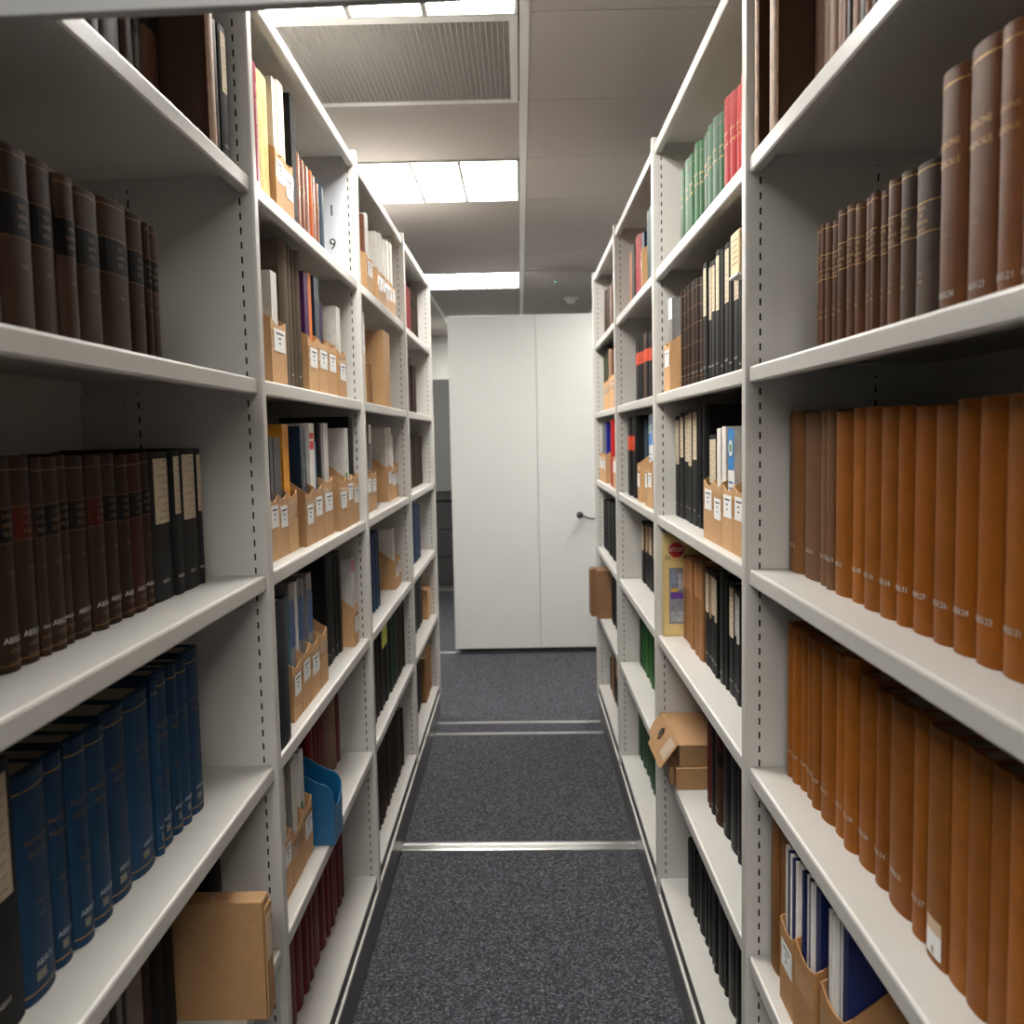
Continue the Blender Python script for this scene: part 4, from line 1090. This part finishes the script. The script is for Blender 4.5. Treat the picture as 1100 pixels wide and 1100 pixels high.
for key, items in ROWS.items():
    side, bay, sh = key[0], int(key[1]), key[2]
    X = XL if side == 'L' else XR
    zs = ZC + ZS[side][sh]
    far = bay >= 3
    where = '%s %s bay, %s shelf' % (BAYN[bay], SIDE[side], SHN[sh])
    items = sorted(items, key=lambda i: i[1])
    def kind(i): return 'kraft magazine file' if i[0].startswith('file') else 'kraft archive box' if i[0] == 'tan_box' else 'cream archive box' if i[0] == 'cream_box' else STY[i[0]][0]
    tot = {}
    for it in items: tot[kind(it)] = tot.get(kind(it), 0) + 1
    cnt = {}
    for i, it in enumerate(items):
        style, y0, y1, off, h = it[:5]; flag = len(it) > 5
        d = kind(it); n = cnt.get(d, 0); cnt[d] = n + 1
        label = '%s %s from the front, %s' % (NTH[n], d, where) if tot[d] > 1 else '%s, %s' % (d, where)
        if style.startswith('file'):
            magazine_file(side, X, zs, y0, y1, off, h, i, flag, style == 'file2', label, 'magazine files, ' + where)
        elif style in ('tan_box', 'cream_box'):
            s = -1 if side == 'L' else 1
            t = thing('archive_box', (X + s * off, (y0 + y1) / 2, zs + .0004), math.pi if side == 'L' else 0)
            tag(t, label, 'box', 'boxes, ' + where)
            w = y1 - y0; D = min(.22, DEP - off - .01)
            MB().box((0, -w / 2, 0), (D, w / 2, h)).build('body', KRAFT if style == 'tan_box' else mat('cream_board', (.62, .48, .33), .7, .06, 60), t, bevel=.002)
            MB().box((-.0005, -w / 2 + .002, h * .80), (D - .004, w / 2 - .002, h * .803)).build('lid_seam', KRAFTD, t)
            sp = Spine(w, h, 0)
            if style == 'cream_box': strip('label', sp, h * .55, h * .98, PAPER, t, -.4, .4)
        else:
            if flag and style not in ('cream_book', 'tan_white'):
                label = '%s %s in a file from the front, %s' % (NTH[n], d, where) if tot[d] > 1 else '%s in a file, %s' % (d, where)
                if len(label.split()) > 16: label = label.replace(' from the front', '')
                if len(label.split()) > 16: label = label.replace(' on its spine', '')
            t, sp, D = book(side, X, zs, style, y0, y1, off, h, i, far, label, '%s, %s' % ('magazines' if STY[style][1] == 'magazine' else 'books', where))
            if style == 'stop_mag':
                # printed cover facing the viewer
                v = -(y1 - y0) / 2 - .0006
                def pr(name, a, b, z0, z1, m, e=0.): MB().quad([(a, v - e, z0), (b, v - e, z0), (b, v - e, z1), (a, v - e, z1)]).build(name, m, t, fix=False)
                pr('cover_print', .004, D - .002, .002, h - .002, mat('cover_yellow', (.68, .56, .30), .5, .06, 40))
                R = .0215; cx, cz = .036, h - .046
                MB().quad([(cx + R * math.cos(math.pi / 8 + k * math.pi / 4), v - .0010, cz + R * math.sin(math.pi / 8 + k * math.pi / 4)) for k in range(8)]).build('stop_sign', mat('stop_red', (.42, .012, .012), .45), t, fix=False)
                def cover_text(name, s_, size, x, z, m):
                    vs, fs = text_geo(s_)
                    me = bpy.data.meshes.new(name); me.from_pydata([(x + a * size, v - .0016, z + b * size) for a, b in vs], [], fs); me.materials.append(m)
                    obj(name, me, t)
                cover_text('stop_lettering', 'STOP', .0155, cx, cz, PAPER)
                cover_text('headline', 'DI', .015, .013, h - .068, INK)
                pr('picture', .016, .10, .034, .187, mat('picture_grey', (.20, .21, .25), .5, .2, 60), .0004)
                for q, (a, b, z0, z1, c) in enumerate(((.020, .038, .132, .182, (.16, .2, .28)), (.020, .040, .122, .131, (.62, .38, .03)), (.020, .09, .103, .120, (.10, .03, .22)),
                                                       (.020, .09, .072, .100, (.22, .23, .27)), (.020, .09, .040, .068, (.42, .44, .48)), (.041, .09, .128, .170, (.50, .50, .52)))):
                    pr('picture_block', a, b, z0, z1, mat('picture_print_%d' % q, c, .5, .4, 90), .0008)

# ------------------------------------------------------------------ single things
def kraft_boxes():
    # upright box overhanging the shelf edge, left
    t = thing('archive_box', (XL + .03, 1.346, ZC + ZS['L']['E'] + .0004), math.pi)
    tag(t, 'brown kraft archive box jutting out of the nearest left bay, fifth shelf', 'box')
    w, h, D = .0365, .188, .27
    MB().box((0, -w / 2, 0), (D, w / 2, h)).build('body', KRAFTB, t, bevel=.0025)
    MB().box((-.003, -w / 2 - .0005, h * .0), (-.0003, w / 2 - .004, h * .93)).build('front_flap', KRAFTB, t, bevel=.001)
    MB().box((-.0038, -w / 2 + .005, h * .48), (-.0031, w / 2 - .008, h * .86)).build('label', mat('old_paper', (.45, .36, .27), .7, .1, 60), t)
    for x in (.08, .15): MB().box((x, -.012, h), (x + .002, .012, h + .0006)).build('staple', ALU, t)
    # two flat boxes on the right
    z = ZC + ZS['R']['E'] + .0004
    t = thing('archive_box', (XR, 2.325, z))
    tag(t, 'lower of two flat kraft boxes stacked in the second right bay', 'box', 'flat kraft boxes')
    MB().box((0, -.135, 0), (.26, .135, .055)).build('body', KRAFTB, t, bevel=.002)
    MB().box((-.012, -.11, .004), (-.0005, .13, .05)).build('front_flap', KRAFTB, t, bevel=.002)
    MB().box((-.0128, -.10, .012), (-.0122, -.02, .046)).build('label', mat('old_paper', (.45, .36, .27), .7, .1, 60), t)
    t = thing('archive_box', (XR + .009, 2.335, z + .0556))
    tag(t, 'upper of two flat kraft boxes, its front flap with hand hole hanging open', 'box', 'flat kraft boxes')
    MB().box((0, -.137, 0), (.25, .132, .055)).build('body', KRAFTB, t, bevel=.002)
    # open flap: a board with a round hole, tilted out from the top edge
    n = 20; cy, cz, r = .02, .032, .013
    poly = [(-.137, 0), (-.13, -.004), (.06, -.006), (.075, .010), (.11, .006), (.132, .028), (.132, .056), (-.137, .056)]
    bm = bmesh.new()
    vo = [bm.verts.new((0, a, b)) for a, b in poly]; vi = [bm.verts.new((0, cy + r * 1.9 * math.cos(2 * math.pi * k / n), cz + r * 1.1 * math.sin(2 * math.pi * k / n))) for k in range(n)]
    ed = [bm.edges.new((vo[k], vo[(k + 1) % len(vo)])) for k in range(len(vo))] + [bm.edges.new((vi[k], vi[(k + 1) % n])) for k in range(n)]
    bmesh.ops.triangle_fill(bm, edges=ed, use_beauty=True)
    ex = bmesh.ops.extrude_face_region(bm, geom=list(bm.faces))
    for v_ in ex['geom']:
        if isinstance(v_, bmesh.types.BMVert): v_.co.x -= .003
    for v_ in bm.verts: v_.co.x -= .001 + (.056 - v_.co.z) * .75
    bmesh.ops.recalc_face_normals(bm, faces=bm.faces)
    me = bpy.data.meshes.new('front_flap'); bm.to_mesh(me); bm.free(); me.materials.append(KRAFTB)
    fl = obj('front_flap', me, t)
    def fx(z_): return -.0046 - (.056 - z_) * .75
    MB().quad([(fx(.012), -.125, .012), (fx(.012), -.06, .012), (fx(.05), -.06, .05), (fx(.05), -.125, .05)]).build('label', mat('old_paper', (.45, .36, .27), .7, .1, 60), fl, fix=False)
    # two upright boxes at the far right end
    for y0, y1, off, lb in ((4.296, 4.352, -.016, 'brown box jutting out at the far right, the nearer of two'), (4.356, 4.43, -.042, 'brown box jutting out at the far right, the farther of two')):
        t = thing('archive_box', (XR + off, (y0 + y1) / 2, z)); w = y1 - y0
        tag(t, lb, 'box', 'upright brown boxes')
        MB().box((0, -w / 2, 0), (.25, w / 2, .232)).build('body', mat('brown_board', (.20, .10, .045), .7, .08, 70), t, bevel=.003)
        MB().box((-.004, -w / 2 + .003, .01), (-.0003, w / 2 - .003, .225)).build('front_flap', mat('brown_board', (.20, .10, .045), .7), t, bevel=.001)
kraft_boxes()

def blue_file():
    y0, y1 = 1.928, 2.018
    w = y1 - y0; k = .0025; D = .25
    t = thing('magazine_file', (XL + .013, (y0 + y1) / 2, ZC + ZS['L']['E'] + .0004), math.pi)
    tag(t, 'glossy blue plastic magazine file with rounded sides, second left bay', 'magazine file')
    pr = [(0, 0), (0, .096)]
    for q in range(9):
        a = math.pi / 2 * q / 8; pr.append((.0005 + .030 * (1 - math.cos(a)), .105 + .033 * math.sin(a)))
    pr += [(.075, .165), (.16, .215), (D, .245), (D, 0)]
    n = 10
    fr = [(-w / 2 + k, 0)] + [(-w / 2 + k + (w - 2 * k) * q / n, .105 - .028 * math.sin(math.pi * q / n) ** .7) for q in range(n + 1)] + [(w / 2 - k, 0)]
    m = MB(); m.prism(pr, 1, -w / 2, -w / 2 + k); m.prism(pr, 1, w / 2 - k, w / 2)
    m.prism(fr, 0, 0, k); m.box((k, -w / 2 + k, 0), (D - k, w / 2 - k, k)); m.box((D - k, -w / 2 + k, 0), (D, w / 2 - k, .245))
    m.build('body', BLUEP, t)
blue_file()

def loose_things():
    # white card with figures leaning against the upright
    y = UP['L'][2] - .0008
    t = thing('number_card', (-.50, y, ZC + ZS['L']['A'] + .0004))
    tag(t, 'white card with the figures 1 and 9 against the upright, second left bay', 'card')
    MB().box((-.06, -.0012, 0), (.044, 0, .270)).build('card', mat('card_white_shaded', (.46, .48, .52), .6, .03, 20), t)  # card's white is greyed in its colour to imitate shade under the canopy
    for s_, z in (('1', ZC + .613), ('9', ZC + .524)):
        vs, fs = text_geo(s_)
        me = bpy.data.meshes.new('figure'); k = .042
        me.from_pydata([(.003 + a * k, -.0018, z - t.location.z + b * k) for a, b in vs], [], fs); me.materials.append(INK)
        obj('figure', me, t)
    # yellow-green note on a black spine
    t = thing('paper_note', (XL - .0134, 2.886, ZC + ZS['L']['E'] + .222), math.pi)
    tag(t, 'bright yellow-green paper note stuck to a black spine, third left bay', 'note')
    MB().box((0, -.052, 0), (.0006, .052, .072)).build('sheet', mat('note_yellow', (.55, .58, .07), .7, .03, 30), t)
    # cream case lying across the short black books
    t = thing('document_case', (XR + .014, 1.640, ZC + ZS['R']['B'] + .166))
    tag(t, 'cream document case lying on short black volumes, second right bay', 'case')
    MB().box((0, -.036, 0), (.20, .030, .078)).build('case', mat('cream_case', (.72, .55, .33), .65, .06, 40), t, bevel=.004)
    MB().box((-.0025, -.035, -.0012), (.02, .029, .004)).build('white_flap', PAPER, t, bevel=.001)
    for q in range(5):
        MB().box((-.0006, -.026 + .003 * (q % 2), .022 + .010 * q), (-.0001, .018 - .006 * (q % 3), .0232 + .010 * q)).build('written_line', mat('faded_ink', (.24, .19, .14), .8, .4, 500), t)
loose_things()
